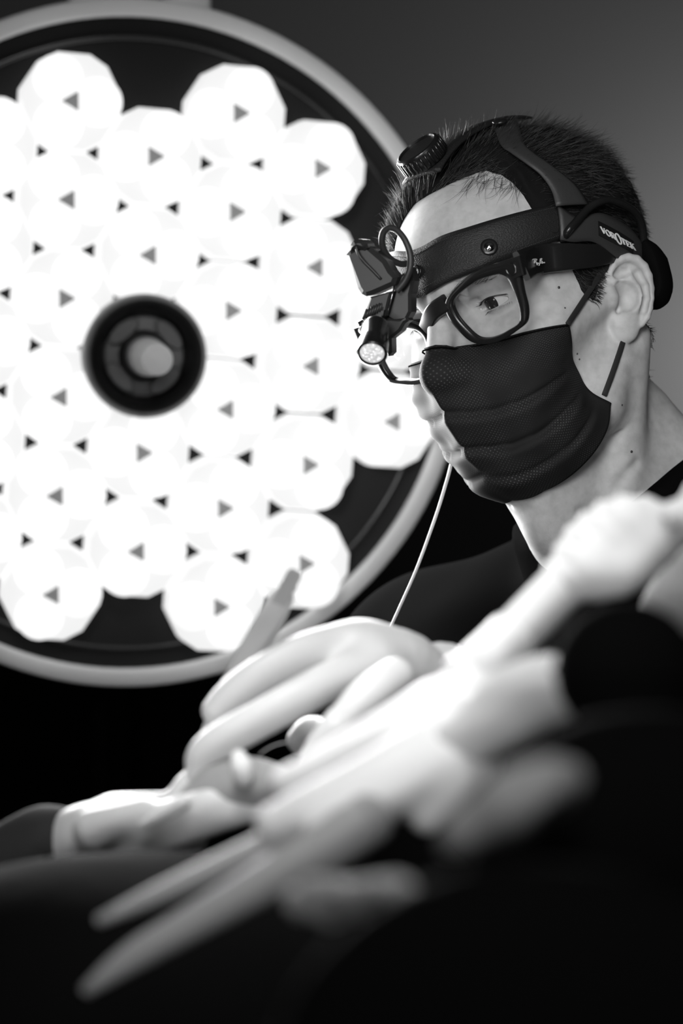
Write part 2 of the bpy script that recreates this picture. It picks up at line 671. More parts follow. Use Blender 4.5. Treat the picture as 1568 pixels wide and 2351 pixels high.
def f_head(P, ears=True):
    A = P.copy()
    A[:, 0] = np.abs(A[:, 0])
    d = f_skull(P)
    d = smin(d, s_ell(A, (.046, .056, -.006), (.022, .026, .018)), 0.02)
    d = smin(d, s_cap(A, (.056, .046, .0), (.068, .004, .003), .010, .009), 0.016)
    d = smin(d, s_cap(A, (.058, .000, -.040), (.050, .022, -.066), .016, .015), 0.022)
    d = smin(d, s_cap(A, (.050, .022, -.066), (.018, .074, -.086), .015, .015), 0.022)
    d = smin(d, s_ell(P, (0, .066, -.046), (.036, .036, .042)), 0.025)
    d = smin(d, s_ell(P, (0, .078, -.086), (.022, .019, .018)), 0.018)
    d = smin(d, s_ell(P, (0, .098, -.056), (.022, .010, .011)), 0.010)
    d = smin(d, s_cap(A, (.010, .095, .043), (.040, .080, .047), .0085, .0080), 0.016)
    # eye sockets, lids
    d = smax(d, -s_ell(A, (.0365, .0975, .0255), (.023, .019, .0140)), 0.016)
    d = smin(d, s_cap(A, (.020, .082, .006), (.046, .070, .006), .006, .006), 0.012)
    lid = s_ell(A, EYE, (0.0140, 0.0140, 0.0140))
    d = smin(d, lid, 0.0035)
    d = smin(d, s_cap(A, (.022, .0885, .0395), (.046, .080, .0395), .0052, .0058), 0.007)
    # nose
    d = smin(d, s_cap(P, (0, .0945, .034), (0, .1145, -.006), .0075, .0095), 0.012)
    d = smin(d, s_ell(P, (0, .1155, -.011), (.011, .011, .010)), 0.008)
    d = smin(d, s_ell(A, (.0135, .1015, -.015), (.0085, .012, .0085)), 0.007)
    # almond openings
    q = A - EYE.astype(np.float32)
    ca, sa = math.cos(0.10), math.sin(0.10)
    ox = q[:, 0] * ca + q[:, 2] * sa
    oz = -q[:, 0] * sa + q[:, 2] * ca
    oz = oz + 0.0026 + 9.0 * (ox - 0.001) ** 2
    op = np.stack([ox - 0.0005, q[:, 1] - 0.0215, oz], 1)
    cut = s_ell(op, (0, 0, 0), (.0158, .0220, .0043))
    ball = s_ell(A, EYE, (0.0112, 0.0112, 0.0112))
    d = smax(d, -smax(cut, -ball, 0.0004), 0.0005)
    # lid crease
    th = np.linspace(-0.85, 0.75, 9)
    cr = [(EYE[0] + .0140 * math.sin(t) * math.cos(.42), EYE[1] + .0140 * math.cos(t) * math.cos(.42), EYE[2] + .0140 * math.sin(.42) - .0022 * t * t) for t in th]
    d = smax(d, -s_chain(A, cr, .0004), 0.0012)
    # neck
    d = smin(d, s_cap(P, (0, -.018, -.03), (0, -.022, -.225), .050, .064), 0.03)
    d = smin(d, s_cap(P, (0, .046, -.082), (0, .034, -.150), .033, .028), 0.03)
    d = smin(d, s_cap(P, (0, .044, -.125), (0, .028, -.20), .018, .024), 0.02)
    d = smin(d, s_ell(P, (0, .058, -.140), (.011, .013, .015)), 0.014)
    d = smin(d, s_cap(A, (.062, -.024, -.030), (.020, .040, -.215), .0135, .0100), 0.014)
    d = smin(d, s_cap(A, (.028, -.056, -.095), (.085, -.080, -.225), .018, .038), 0.03)
    # skin folds under the jaw
    f1 = [(-.058, .000, -.082), (-.048, .026, -.100), (-.034, .050, -.110), (-.012, .070, -.116)]
    f2 = [(-.055, .006, -.116), (-.046, .030, -.130), (-.030, .050, -.136)]
    An = A * np.array([-1, 1, 1], np.float32)
    d = d.copy()
    for fp in (f1, f2):
        near = (An[:, 2] < -.07) & (An[:, 0] < -.005)
        if near.any():
            c = s_chain(An[near], fp, 0.0)
            d[near] = d[near] + (.0022 * np.exp(-(c / .004) ** 2)).astype(np.float32)
    if ears:
        E = P.copy()
        E[:, 0] = -np.abs(P[:, 0])
        near = (np.abs(E[:, 0] + .085) < .035) & (np.abs(E[:, 1] + .015) < .055) & (np.abs(E[:, 2]) < .06)
        de = np.full(len(P), 0.02, np.float32)
        if near.any():
            de[near] = f_ear(E[near])
        d = np.where(near, smin(d, de, 0.006), d)
    return d


def f_head0(P):
    return f_head(P, False)


def hhit(uv, off=0.0, f=None):
    """pixels to points on the head (off metres above the skin), head axes"""
    O, D = hray(uv)
    p, ok = march(f or f_head0, O, D, 1.3, 2.2, off)
    return p.astype(float)


def hgrad(P, f=None):
    f = f or f_head0
    e = 0.0015
    P = np.atleast_2d(P).astype(np.float32)
    I = np.eye(3, dtype=np.float32) * e
    g = np.stack([f(P + I[k]) - f(P - I[k]) for k in range(3)], 1)
    return (g / (np.linalg.norm(g, axis=1)[:, None] + 1e-9)).astype(float)


def relift(P, off, f=None):
    """move points (head axes) to stand off metres above the skin"""
    P = np.atleast_2d(np.asarray(P, float))
    for _ in range(4):
        d = (f or f_head0)(P.astype(np.float32))
        P = P + (off - d)[:, None] * hgrad(P, f)
    return P


# ------------------------------------------------------------------ the surgeon's body below the neck
NECK = h2w((0, -0.040, -0.190))
FACE_H = nrm(np.array([HY[0], HY[1], 0]))            # where he faces, level
SIDE_H = nrm(np.array([HX[0], HX[1], 0]))            # to his right
Z = np.array([0, 0, 1.0])
BACKLEAN = nrm(-Z * 0.93 - FACE_H * 0.30)
CHEST = NECK + BACKLEAN * 0.20
PELVIS = NECK + BACKLEAN * 0.56
PELVIS = PELVIS - 0 * Z
SH_R = px(985, 1520, 1.93)
SH_L = NECK - SIDE_H * 0.185 - Z * 0.075 + FACE_H * 0.03
ELB_R = px(1165, 1830, 1.70)
WR_R = px(1035, 1600, 1.475)
ELB_L = SH_L - Z * 0.29 + FACE_H * 0.03 - SIDE_H * 0.04
WR_L = ELB_L + FACE_H * 0.16 - Z * 0.10 + SIDE_H * 0.02
HIP_R = PELVIS + SIDE_H * .09 - Z * .05
HIP_L = PELVIS - SIDE_H * .09 - Z * .05
FOOT_R = np.array([*(PELVIS + SIDE_H * .13 + FACE_H * .05)[:2], 0.05])
FOOT_L = np.array([*(PELVIS - SIDE_H * .13 - FACE_H * .02)[:2], 0.05])
KNEE_R = (HIP_R + FOOT_R) / 2 + FACE_H * .04 + Z * .04
KNEE_L = (HIP_L + FOOT_L) / 2 + FACE_H * .04 + Z * .04


def f_torso(P, g=0.0, arms=True):
    fr = np.stack([SIDE_H, np.cross(-BACKLEAN, SIDE_H), -BACKLEAN], 1)
    d = s_ell(P, CHEST - BACKLEAN * -.03, (.175 + g, .115 + g, .21 + g), fr)
    d = smin(d, s_ell(P, PELVIS, (.165 + g, .115 + g, .16 + g), fr), 0.08)
    d = smin(d, s_cap(P, CHEST + BACKLEAN * .1, PELVIS, .12 + g, .12 + g), 0.06)
    d = smin(d, s_cap(P, SH_R - SIDE_H * .06, SH_R, .055 + g, .058 + g), 0.05)
    d = smin(d, s_cap(P, SH_L + SIDE_H * .06, SH_L, .055 + g, .058 + g), 0.05)
    d = smin(d, s_cap(P, NECK + SIDE_H * .04 - FACE_H * .035, SH_R - FACE_H * .02, .05 + g, .05 + g), 0.04)
    d = smin(d, s_cap(P, NECK - SIDE_H * .04 - FACE_H * .035, SH_L - FACE_H * .02, .05 + g, .05 + g), 0.04)
    return d


def f_arms(P, g=0.0):
    d = s_cap(P, SH_R, ELB_R, .050 + g, .042 + g)
    d = np.minimum(d, s_cap(P, SH_L, ELB_L, .050 + g, .042 + g))
    d = smin(d, s_cap(P, ELB_R, WR_R, .042 + g, .028 + g), 0.02)
    return smin(d, s_cap(P, ELB_L, WR_L, .042 + g, .028 + g), 0.02)


def f_legs(P, g=0.0):
    d = None
    for h, k, f in ((HIP_R, KNEE_R, FOOT_R), (HIP_L, KNEE_L, FOOT_L)):
        for a, b, ra, rb in ((h, k, .078, .055), (k, f, .052, .038), (f - FACE_H * .04, f + FACE_H * .17 - Z * .012, .045, .034)):
            c = s_cap(P, a, b, ra + g, rb + g)
            d = c if d is None else smin(d, c, .03)
    return d


surgeon = thing('person', (*PELVIS[:2], 0.0), 'surgeon in a black shirt, dark face mask and glasses bending over his work', 'person')

V1, F1 = isosurface(f_head, (-.105, -.135, -.19), (.105, .14, .15), 0.00125)
V1 = h2w(V1)
fb = lambda P: smin(smin(f_torso(P), f_arms(P), .03), f_legs(P), .04)
allp = np.array([SH_R, SH_L, ELB_R, ELB_L, WR_R, WR_L, FOOT_R, FOOT_L, NECK, PELVIS])
blo, bhi = allp.min(0) - .2, allp.max(0) + .2
blo[2] = -0.0
V2, F2 = isosurface(fb, blo, bhi, 0.012)
o = obj('body', np.concatenate([V1, V2]), np.concatenate([F1, F2 + len(V1)]), M_skin, surgeon)

# ------------------------------------------------------------------ operating lamp
M_rim = mat('grey_lamp_enamel', 0.8, 0.45)
M_dish = mat('black_lamp_face', 0.006, 0.5, spec=0.2)
M_lens = mat('lit_lens', 0.1, 0.3, emit=1.02)
M_tray = mat('lit_diffuser', 0.12, 0.4, emit=0.85)
M_spacer = mat('glowing_grey_spacer', 0.3, 0.6, emit=0.10)  # slight glow added so the spacers show grey instead of black
M_hub = mat('black_hub', 0.015, 0.28)
M_hubdish = mat('grey_hub_recess', 0.10, 0.35)
M_knob = mat('pale_handle', 0.62, 0.4)

LN = nrm(cdir(0.20, 0.10, -0.97))
LU = nrm(RIGHT - LN * (RIGHT @ LN))
LV = np.cross(LN, LU)                      # upward in the lamp plane
L0 = px(303, 796, 2.17)
PXM = 2.17 / FPX                           # metres per pixel at the lamp


def lplane(u, v, h):
    D = px(u, v, 1.0) - CAM
    P0 = L0 + LN * h
    return CAM + D * (((P0 - CAM) @ LN) / (D @ LN))


lamp = thing('operating_lamp', L0, 'large round operating lamp with glowing hexagonal light clusters and black centre handle', 'lamp')
R = 766 * PXM
V, F = lathe([(0, -.075), (R * .55, -.07), (R * .85, -.045), (R * .985, -.01), (R * .985, .004), (R * .95, .001), (0, .0)], L0, LN, 96, LU)
obj('housing', V, F, M_dish, lamp, auto=40)
th = np.linspace(0, 2 * math.pi, 128, endpoint=False)
ring = L0 + R * (np.outer(np.cos(th), LU) + np.outer(np.sin(th), LV))
V, F = tube(ring, 1.0, 20, closed=True, ref=np.tile(LN, (128, 1)), flat=(.0165, .024))
obj('rim', V, F, M_rim, lamp, auto=50)
inner = L0 + LN * .003 + (R - .026) * (np.outer(np.cos(th), LU) + np.outer(np.sin(th), LV))
V, F = tube(inner, .003, 8, closed=True, ref=np.tile(LN, (128, 1)))
obj('seal_ring', V, F, M_black_plastic, lamp)

C0 = np.array([333, 812.0])
v1, v2 = np.array([195, -99.0]), np.array([186, 127.0])
right_lobe = {(2, -3), (1, -2), (1, -1), (2, 0), (1, 1), (-1, 0), (0, 1), (1, 2), (-2, 1), (-2, 2), (-3, 2), (2, 1), (-1, -1), (0, -3), (-3, 1)}
lens_me = tray_me = None
ex, ey = LU, LV


def hexa(r, rc):
    """hexagon outline with chamfered corners; corner k at 4.5 + 60 k degrees"""
    P = []
    for k in range(6):
        a = math.radians(-4.5 + 60 * k)
        for s in (-1, 1):
            n = math.radians(-4.5 + 60 * k + s * 60)
            c = np.array([math.cos(a), math.sin(a)]) * r
            q = np.array([math.cos(n), math.sin(n)]) * r
            P.append(c + (q - c) / np.linalg.norm(q - c) * rc)
    return np.array(P)


def hexlobe(r, rc):
    return hexa(r, rc)


HEXR = 129.5 * PXM
lens_r, lens_d = 54 * PXM, 59 * PXM
k_mod = 0
for i in range(-3, 4):
    for j in range(-3, 4):
        d = max(abs(i), abs(j), abs(i + j))
        if d == 0 or d > 3 or (d == 3 and (i == 0 or j == 0 or i + j == 0)):
            continue
        uv = C0 + i * v1 + j * v2
        c = lplane(uv[0], uv[1], .040)
        rl = (i, j) in right_lobe
        a0 = 0 if rl else math.pi
        if tray_me is None:
            o0 = hexa(HEXR * .98, .0105)
            o1 = hexa(HEXR * .975, .0105)
            o2 = hexa(HEXR * .92, .0095)
            V = np.concatenate([np.c_[o0, np.full(12, -.045)], np.c_[o1, np.full(12, -.012)], np.c_[o2, np.full(12, -.003)], [[0, 0, -.003]]])
            F = []
            for l in range(2):
                for k in range(12):
                    k2 = (k + 1) % 12
                    F.append((l * 12 + k, l * 12 + k2, (l + 1) * 12 + k2, (l + 1) * 12 + k))
            for k in range(12):
                F.append((24 + k, 24 + (k + 1) % 12, 36))
            tray_me = new_mesh('light_cluster', V, F)
            tray_me.materials.append(M_tray)
            Lv, Lf = lathe([(lens_r, -.002), (lens_r * .98, .004), (lens_r * .86, .009), (lens_r * .6, .013), (lens_r * .3, .0145), (0, .015)], np.zeros(3), Z, 40, np.array([1.0, 0, 0]))
            lens_me = new_mesh('lens', Lv, Lf)
            lens_me.materials.append(M_lens)
            lens_me.polygons.foreach_set('use_smooth', np.ones(len(lens_me.polygons), dtype=bool))
            tri = [np.array([math.cos(t), math.sin(t)]) * 25 * PXM for t in (math.pi / 3, math.pi, 5 * math.pi / 3)]
            Sv, Sf = prism(tri, np.array([0, 0, -.004]), np.array([1.0, 0, 0]), np.array([0, 1.0, 0]), Z, .0150, .0012)
            sp_me = new_mesh('spacer', Sv, Sf)
            sp_me.materials.append(M_spacer)
        rot = Matrix(((ex[0], ey[0], LN[0]), (ex[1], ey[1], LN[1]), (ex[2], ey[2], LN[2])))
        t = bpy.data.objects.new('light_cluster', tray_me)
        root_col.objects.link(t)
        t.parent = lamp
        t.location = c - L0
        t.rotation_euler = (rot.to_4x4() @ Matrix.Rotation(a0, 4, 'Z')).to_euler()
        for q in range(3):
            a = math.radians(120 * q)
            l = bpy.data.objects.new('lens', lens_me)
            root_col.objects.link(l)
            l.parent = t
            l.location = (lens_d * math.cos(a), lens_d * math.sin(a), 0)
        s = bpy.data.objects.new('spacer', sp_me)
        root_col.objects.link(s)
        s.parent = t
        k_mod += 1

# centre hub and handle
HC = lplane(332, 817, .055)
hr = 139 * PXM
V, F = lathe([(hr * .98, -.06), (hr, -.01), (hr, .004), (hr * .97, .012), (hr * .90, .016), (hr * .80, .012), (hr * .72, .000), (hr * .66, -.008), (hr * .4, -.010), (0, -.010)], HC, LN, 64, LU)
obj('hub', V, F, M_hub, lamp, auto=40)
V, F = lathe([(hr * .64, -.0085), (hr * .62, -.005), (hr * .42, -.004), (hr * .40, -.0085)], HC, LN, 48, LU)
hb = obj('hub_ring', V, F, M_hubdish, lamp, auto=40)
for k in range(4):
    a = math.radians(40 + 90 * k)
    c = HC + hr * .52 * (math.cos(a) * LU + math.sin(a) * LV)
    t1 = -math.sin(a) * LU + math.cos(a) * LV
    r1 = math.cos(a) * LU + math.sin(a) * LV
    poly = [(hr * .30 * math.cos(t), hr * .14 * math.sin(t)) for t in np.linspace(0, 2 * math.pi, 20, endpoint=False)]
    V, F = prism(poly, c - LN * .004, t1, r1, LN, .005, .0015)
    obj('grip_pad', V, F, M_hubdish, lamp, auto=40)
V, F = lathe([(.017, -.01), (.017, .02), (.0155, .05), (.0135, .08), (.0135, .086), (.012, .090), (0, .0915)], HC, LN, 32, LU)
obj('handle', V, F, M_knob, lamp, auto=40)
V, F = lathe([(.022, -.010), (.0225, .004), (.019, .010), (.0165, .010)], HC, LN, 32, LU)
obj('handle_collar', V, F, M_hub, lamp, auto=40)

# yoke and arm to the ceiling
top = L0 + R * LV - LN * .03
for du in (-.03, .055):
    P = [top + LU * du - LV * .03, top + LU * du + LV * .03, top + LU * du * .8 + LV * .10]
    V, F = tube(catmull(P, 5), 1.0, 16, ref=LN, flat=(.042, .03))
    obj('yoke_arm', V, F, M_rim, lamp, auto=50)
k0 = top + LV * .10
V, F = tube(catmull([k0 - LU * .05, k0 + LU * .07], 4), .026, 20)
obj('yoke_joint', V, F, M_rim, lamp, auto=50)
ce = np.array([k0[0] - .1, k0[1] + .25, RZ1])
V, F = tube(catmull([k0, k0 + Z * .25 + np.array([0, .05, 0]), ce - Z * .3, ce], 8), .024, 20)
obj('support_arm', V, F, M_rim, lamp, auto=50)


def resample(P, n, closed=False):
    P = np.asarray(P, float)
    if closed:
        P = np.vstack([P, P[:1]])
    s = np.r_[0, np.cumsum(np.linalg.norm(np.diff(P, axis=0), axis=1))]
    t = np.linspace(0, s[-1], n + 1 if closed else n)
    Q = np.stack([np.interp(t, s, P[:, k]) for k in range(3)], 1)
    return Q[:-1] if closed else Q


def mirror(P):
    return np.asarray(P) * np.array([-1, 1, 1])


def ribbon(A, B, th, n=60, across=7, off=None, f=None, crown=0.0, head=True):
    """solid band between edge curves A and B (head axes), th thick; off re-lifts its middle line to that height over the skin"""
    A, B = resample(A, n), resample(B, n)
    rows = []
    for k in range(across):
        t = k / (across - 1)
        Q = A + (B - A) * t
        if off is not None:
            Q = relift(Q, off, f)
        rows.append(Q)
    G = np.array(rows)                                   # across, n, 3
    du = np.gradient(G, axis=1)
    dv = np.gradient(G, axis=0)
    N = np.cross(du, dv)
    N /= np.linalg.norm(N, axis=2)[..., None] + 1e-9
    c = np.array([0, -0.01, 0.03])
    if np.mean(np.sum(N * (G - c), 2)) < 0:
        N = -N
    e = np.abs(np.linspace(-1, 1, across))
    ht = th * np.sqrt(np.clip(1 - 0.75 * e ** 6, 0, 1)) + crown * (1 - e ** 2)
    top = G + N * ht[:, None, None]
    bot = G.copy()
    V = np.concatenate([top.reshape(-1, 3), bot.reshape(-1, 3)])
    M = across * n
    F = []
    ix = lambda a, b: a * n + b
    for a in range(across - 1):
        for b in range(n - 1):
            F.append((ix(a, b), ix(a + 1, b), ix(a + 1, b + 1), ix(a, b + 1)))
            F.append((M + ix(a, b), M + ix(a, b + 1), M + ix(a + 1, b + 1), M + ix(a + 1, b)))
    for b in range(n - 1):
        F.append((ix(0, b), ix(0, b + 1), M + ix(0, b + 1), M + ix(0, b)))
        F.append((ix(across - 1, b), M + ix(across - 1, b), M + ix(across - 1, b + 1), ix(across - 1, b + 1)))
    for a in range(across - 1):
        F.append((ix(a, 0), M + ix(a, 0), M + ix(a + 1, 0), ix(a + 1, 0)))
        F.append((ix(a, n - 1), ix(a + 1, n - 1), M + ix(a + 1, n - 1), M + ix(a, n - 1)))
    return h2w(V), F, top, N


def pix(a, ox, oy, s):
    return np.array(a, float) / s + [ox, oy]


# ------------------------------------------------------------------ hair
HCEN = np.array([0, -0.005, 0.030])
hl_px = [(968, 455), (1000, 437), (1060, 408), (1105, 392), (1150, 402), (1186, 424), (1203, 446), (1210, 500), (1290, 560), (1322, 620), (1338, 690), (1366, 700)]
hl = hhit(hl_px, 0.002)


def polar(P):
    q = np.asarray(P, float) - HCEN
    return np.arctan2(np.abs(q[:, 0]), q[:, 1]), np.arctan2(q[:, 2], np.hypot(q[:, 0], q[:, 1]))


def saz(P):
    """signed bearing round the head: 0 in front, positive towards the near side"""
    q = np.asarray(P, float) - HCEN
    return np.arctan2(-q[:, 0], q[:, 1])


haz = np.array([-3.15, -2.6, -2.2, -1.95, -1.70, -1.30, -1.15, -.90, -.65, -.45, -.263, -.10, .07, .35, .57, .764, .85, .90, .94, 1.06, 1.12, 1.16, 1.24, 1.70, 1.95, 2.2, 2.6, 3.15])
hel = np.array([-1.1, -1.08, -1.0, -.75, .06, -.30, .00, .25, .48, .66, .80, .82, .85, .917, .956, .875, .79, .66, .45, .24, -.05, -.28, -.33, .06, -.75, -1.0, -1.08, -1.1])


def hair_mask(P, extra=0.0):
    el = polar(P)[1]
    return np.minimum(el - np.interp(saz(P), haz, hel), (np.asarray(P, float)[:, 2] + .066) * 12) - extra


def f_hair(P):
    n = fbm(P, 260, 3, 2).astype(np.float32) * 0.0012
    az, el = polar(P)
    hm_ = hair_mask(P)
    th = (0.0035 + 0.007 * np.clip((el - 0.2) / 0.8, 0, 1)) * np.clip(hm_ / 0.22, 0, 1) - 0.0006
    sz = saz(P)
    th = th + 0.0035 * np.clip((-sz - .15) / .5, 0, 1) * np.clip((1.7 + sz) / .4, 0, 1) * np.clip(hm_ / 0.12, 0, 1)
    d = f_head0(P) - th - n
    return np.maximum(d, (-(hm_ - .02) * 0.08)).astype(np.float32)


V, F = isosurface(f_hair, (-.095, -.13, -.08), (.095, .115, .155), 0.0020)
M_cap = mat('hair_mass', 0.008, 0.9, spec=0.1)
hair = obj('hair', h2w(V), F, M_cap, surgeon, base=h2w((0, -.01, .05)))


def strands(roots, dirs, lens, rad, name, parent, curl=0.4, seed=1, grav=0.0, npt=6, skin_off=0.0015, m=None):
    r = np.random.default_rng(seed)
    n = len(roots)
    P = np.zeros((n, npt, 3))
    p = roots.copy()
    d = dirs.copy()
    bend = r.normal(size=(n, 3)) * curl
    P[:, 0] = p
    for k in range(1, npt):
        d = d + bend / npt + np.array([0, 0, -grav]) / npt
        d /= np.linalg.norm(d, axis=1)[:, None]
        p = p + d * (lens / (npt - 1))[:, None]
        dd = f_skull(p.astype(np.float32))
        g = hgrad(p, f_skull)
        p = p + np.clip(skin_off - dd, 0, 1)[:, None] * g
        P[:, k] = p
    V = []
    T = np.gradient(P, axis=1)
    T /= np.linalg.norm(T, axis=2)[..., None] + 1e-9
    ref = r.normal(size=(n, 1, 3))
    u = np.cross(T, ref)
    u /= np.linalg.norm(u, axis=2)[..., None] + 1e-9
    w = np.cross(T, u)
    rr = (np.asarray(rad) * (1 - 0.85 * np.linspace(0, 1, npt) ** 2))[None, :, None]
    V = np.stack([P + rr * (math.cos(a) * u + math.sin(a) * w) for a in (0, 2.094, 4.189)], 2)      # n, npt, 3, 3
    V = V.reshape(-1, 3)
    b = (np.arange(n) * npt * 3)[:, None]
    fs = []
    for k in range(npt - 1):
        for q in range(3):
            q2 = (q + 1) % 3
            fs.append(np.concatenate([b + k * 3 + q, b + k * 3 + q2, b + (k + 1) * 3 + q2, b + (k + 1) * 3 + q], 1))
    F = np.concatenate(fs)
    o = obj(name, h2w(V), F, m or M_hair, parent)
    return o


rg = np.random.default_rng(5)
cand = rg.normal(size=(75000, 3))
cand /= np.linalg.norm(cand, axis=1)[:, None]
rp, ok = march(f_head0, HCEN.astype(np.float32)[None] + (cand * 0.16).astype(np.float32), -cand, 0, .2, 0.0)
rp = rp.astype(float)
hm = hair_mask(rp)
keep = ok & (hm > 0.0) & (rp[:, 2] > -.075)
rp, hm = rp[keep], hm[keep]
rp, hm = rp[:24000], hm[:24000]
g = hgrad(rp, f_skull)
az, el = polar(rp)
side = np.clip((0.95 - el) / 0.5, 0, 1)[:, None]                       # 0 on top, 1 on the sides
top_dir = np.array([-0.75, -0.55, 0.10])
sgn = np.sign(rp[:, 0])[:, None]
side_dir = np.concatenate([0 * sgn, -0.75 + 0 * sgn, -0.65 + 0 * sgn], 1)
dv = top_dir * (1 - side) + side_dir * side
far_front = ((rp[:, 0] > 0.0) & (rp[:, 1] > 0.02))
dv[far_front] = dv[far_front] * 0.6 + np.array([-0.15, -.1, 0.25])
front = np.clip(1 - hm / 0.25, 0, 1)[:, None] * (az < 1.0)[:, None]
dv = dv + front * np.array([0.05, 0.12, 0.20])
dv = dv + rg.normal(size=dv.shape) * 0.22
dv = dv - g * np.sum(dv * g, 1)[:, None]
dv /= np.linalg.norm(dv, axis=1)[:, None]
dv = dv + g * (0.28 + 0.2 * rg.random((len(dv), 1)) + .45 * far_front[:, None])
dv /= np.linalg.norm(dv, axis=1)[:, None]
ln = (0.030 - 0.019 * side[:, 0]) * (0.6 + 0.6 * rg.random(len(rp)))
ln *= 0.45 + 0.55 * np.clip(hm / 0.15, 0, 1)
ln = np.where(far_front, np.maximum(ln, .015 + .010 * rg.random(len(ln))), ln)
sh = strands(rp + g * 0.001, dv, ln, 0.00022, 'hair_strands', hair, curl=0.35, seed=2)
sh['kind'] = 'stuff'
# loose fringe over the forehead
fr_a = hhit([(u, v) for u, v in zip(rg.uniform(1075, 1205, 70), rg.uniform(385, 425, 70))], 0.004)
fd = np.array([cdir(a, b, -.25) @ HM.T for a, b in zip(rg.normal(-.45, .5, 70), rg.normal(.75, .3, 70))])
fd /= np.linalg.norm(fd, axis=1)[:, None]
o = strands(fr_a, fd, rg.uniform(.012, .028, 70), 0.00016, 'fringe', hair, curl=1.2, seed=9, npt=9)
o['kind'] = 'stuff'
# a few stray hairs in the rim light on the far side
rt = np.array([(.03, .075, .118), (.045, .06, .112), (.02, .085, .115), (.05, .05, .115), (.06, .06, .09)])
rt = relift(rt, .006)
o = strands(rt, np.tile(nrm([.5, .5, .8]), (5, 1)) + rg.normal(size=(5, 3)) * .3, np.full(5, .02), .0002, 'stray_hairs', hair, curl=1.0, seed=12, npt=9)
o['kind'] = 'stuff'

# brows, lashes, eyes
bp = hhit(pix([(380, 830), (520, 790), (600, 765), (700, 745), (780, 770)], 780, 250, 1.99), 0.0)
bp = np.array([(-.013, .0975, .039), (-.022, .0945, .0440), (-.032, .088, .0475), (-.042, .079, .0470), (-.049, .070, .043)])
for s in (1, -1):
    c = resample(catmull(bp * [s, 1, 1], 8), 200)
    c = c + rg.normal(size=c.shape) * [.0006, .0006, .0020]
    c = relift(c, .0)
    gg = hgrad(c)
    dd = np.tile(nrm([-.8 * s, -.25, .30]), (len(c), 1)) + rg.normal(size=c.shape) * .18
    dd = dd - gg * np.sum(dd * gg, 1)[:, None] + gg * .25
    dd /= np.linalg.norm(dd, axis=1)[:, None]
    o = strands(c, dd, np.full(len(c), .008) * rg.uniform(.6, 1.1, len(c)), .00011, 'eyebrow', surgeon, curl=.3, seed=20 + s, npt=5)
M_eye = mat('eye_white', 0.6, 0.4, spec=0.3)
M_iris = mat('dark_iris', 0.02, 0.15, spec=0.35)
for s in (1, -1):
    c = EYE * [s, 1, 1]
    lk = LOOK * [1, 1, 1] + np.array([0.0, 0, 0])
    V, F = lathe([(0, -.0124)] + [(.0124 * math.sin(a), -.0124 * math.cos(a)) for a in np.linspace(.15, 2.65, 20)] + [(.0058, .0112), (0, .0112)], h2w(c), lk @ HM, 32)
    e = obj('eyeball', V, F, M_eye, surgeon, base=h2w(c))
    V, F = lathe([(.0062, .0104), (.0061, .0112), (.0045, .0122), (.0022, .0128), (0, .0130)], h2w(c), lk @ HM, 32)
    obj('iris', V, F, M_iris, e)
    # lashes of the upper lid, set along its margin

    def lid_pt(ox, top, r=.0143):
        oz = top * .0043 * math.sqrt(max(0, 1 - (ox / .0158) ** 2)) - .0026 - 9.0 * (ox - .001) ** 2
        ca, sa = math.cos(0.10), math.sin(0.10)
        q0, q2 = (ox + .0005) * ca - oz * sa, (ox + .0005) * sa + oz * ca
        return EYE + np.array([q0, math.sqrt(max(1e-9, r * r - q0 * q0 - q2 * q2)), q2])
    xs = np.linspace(-.0105, .0122, 40)
    lr = np.array([lid_pt(x, 1) for x in xs]) * [s, 1, 1]
    ld = np.array([nrm([(.2 + 45 * x) * s, .75, -.42 + .1 * math.sin(900 * x)]) for x in xs])
    strands(lr, ld, rg.uniform(.004, .0075, 40), .00014, 'eyelashes', surgeon, curl=.0, seed=30 + s, grav=-1.0, npt=6, skin_off=-1)
    V, F = tube(h2w(lr), np.r_[.0002, np.full(38, .00045), .0002], 6)
    obj('lash_line', V, F, M_hair, surgeon)
    lw = np.array([lid_pt(x, -1) for x in np.linspace(-.009, .0115, 26)]) * [s, 1, 1]
    ld = np.array([nrm([40 * x * s, .7, -.6]) for x in np.linspace(-.009, .0115, 26)])
    strands(lw, ld, rg.uniform(.002, .004, 26), .00010, 'lower_lashes', surgeon, curl=.2, seed=40 + s, npt=5, skin_off=-1)
# small moles
for u, v, r in ((1283, 660, .0011), (1450, 1037, .0011), (1297, 707, .0007), (1325, 812, .0008), (1330, 825, .0007), (1428, 930, .0008)):
    p = hhit([(u, v)], 0.0)[0]
    V, F = lathe([(r, -.0004), (r * .9, .0002), (r * .5, .0005), (0, .0006)], h2w(p), hgrad(p)[0] @ HM, 10)
    obj('mole', V, F, M_hair, surgeon)

# ------------------------------------------------------------------ shirt and trousers
COLL = h2w((0, -.03, -.165))


KA, KB = h2w((0, -.012, -.10)), h2w((0, -.020, -.240))
c1, c2, c3 = px(1505, 1170, 1.70), px(1238, 1262, 1.745), px(1166, 1198, 1.84)
KN = nrm(np.cross(c2 - c1, c3 - c1))
KN = KN * np.sign(KN @ nrm(KA - KB))


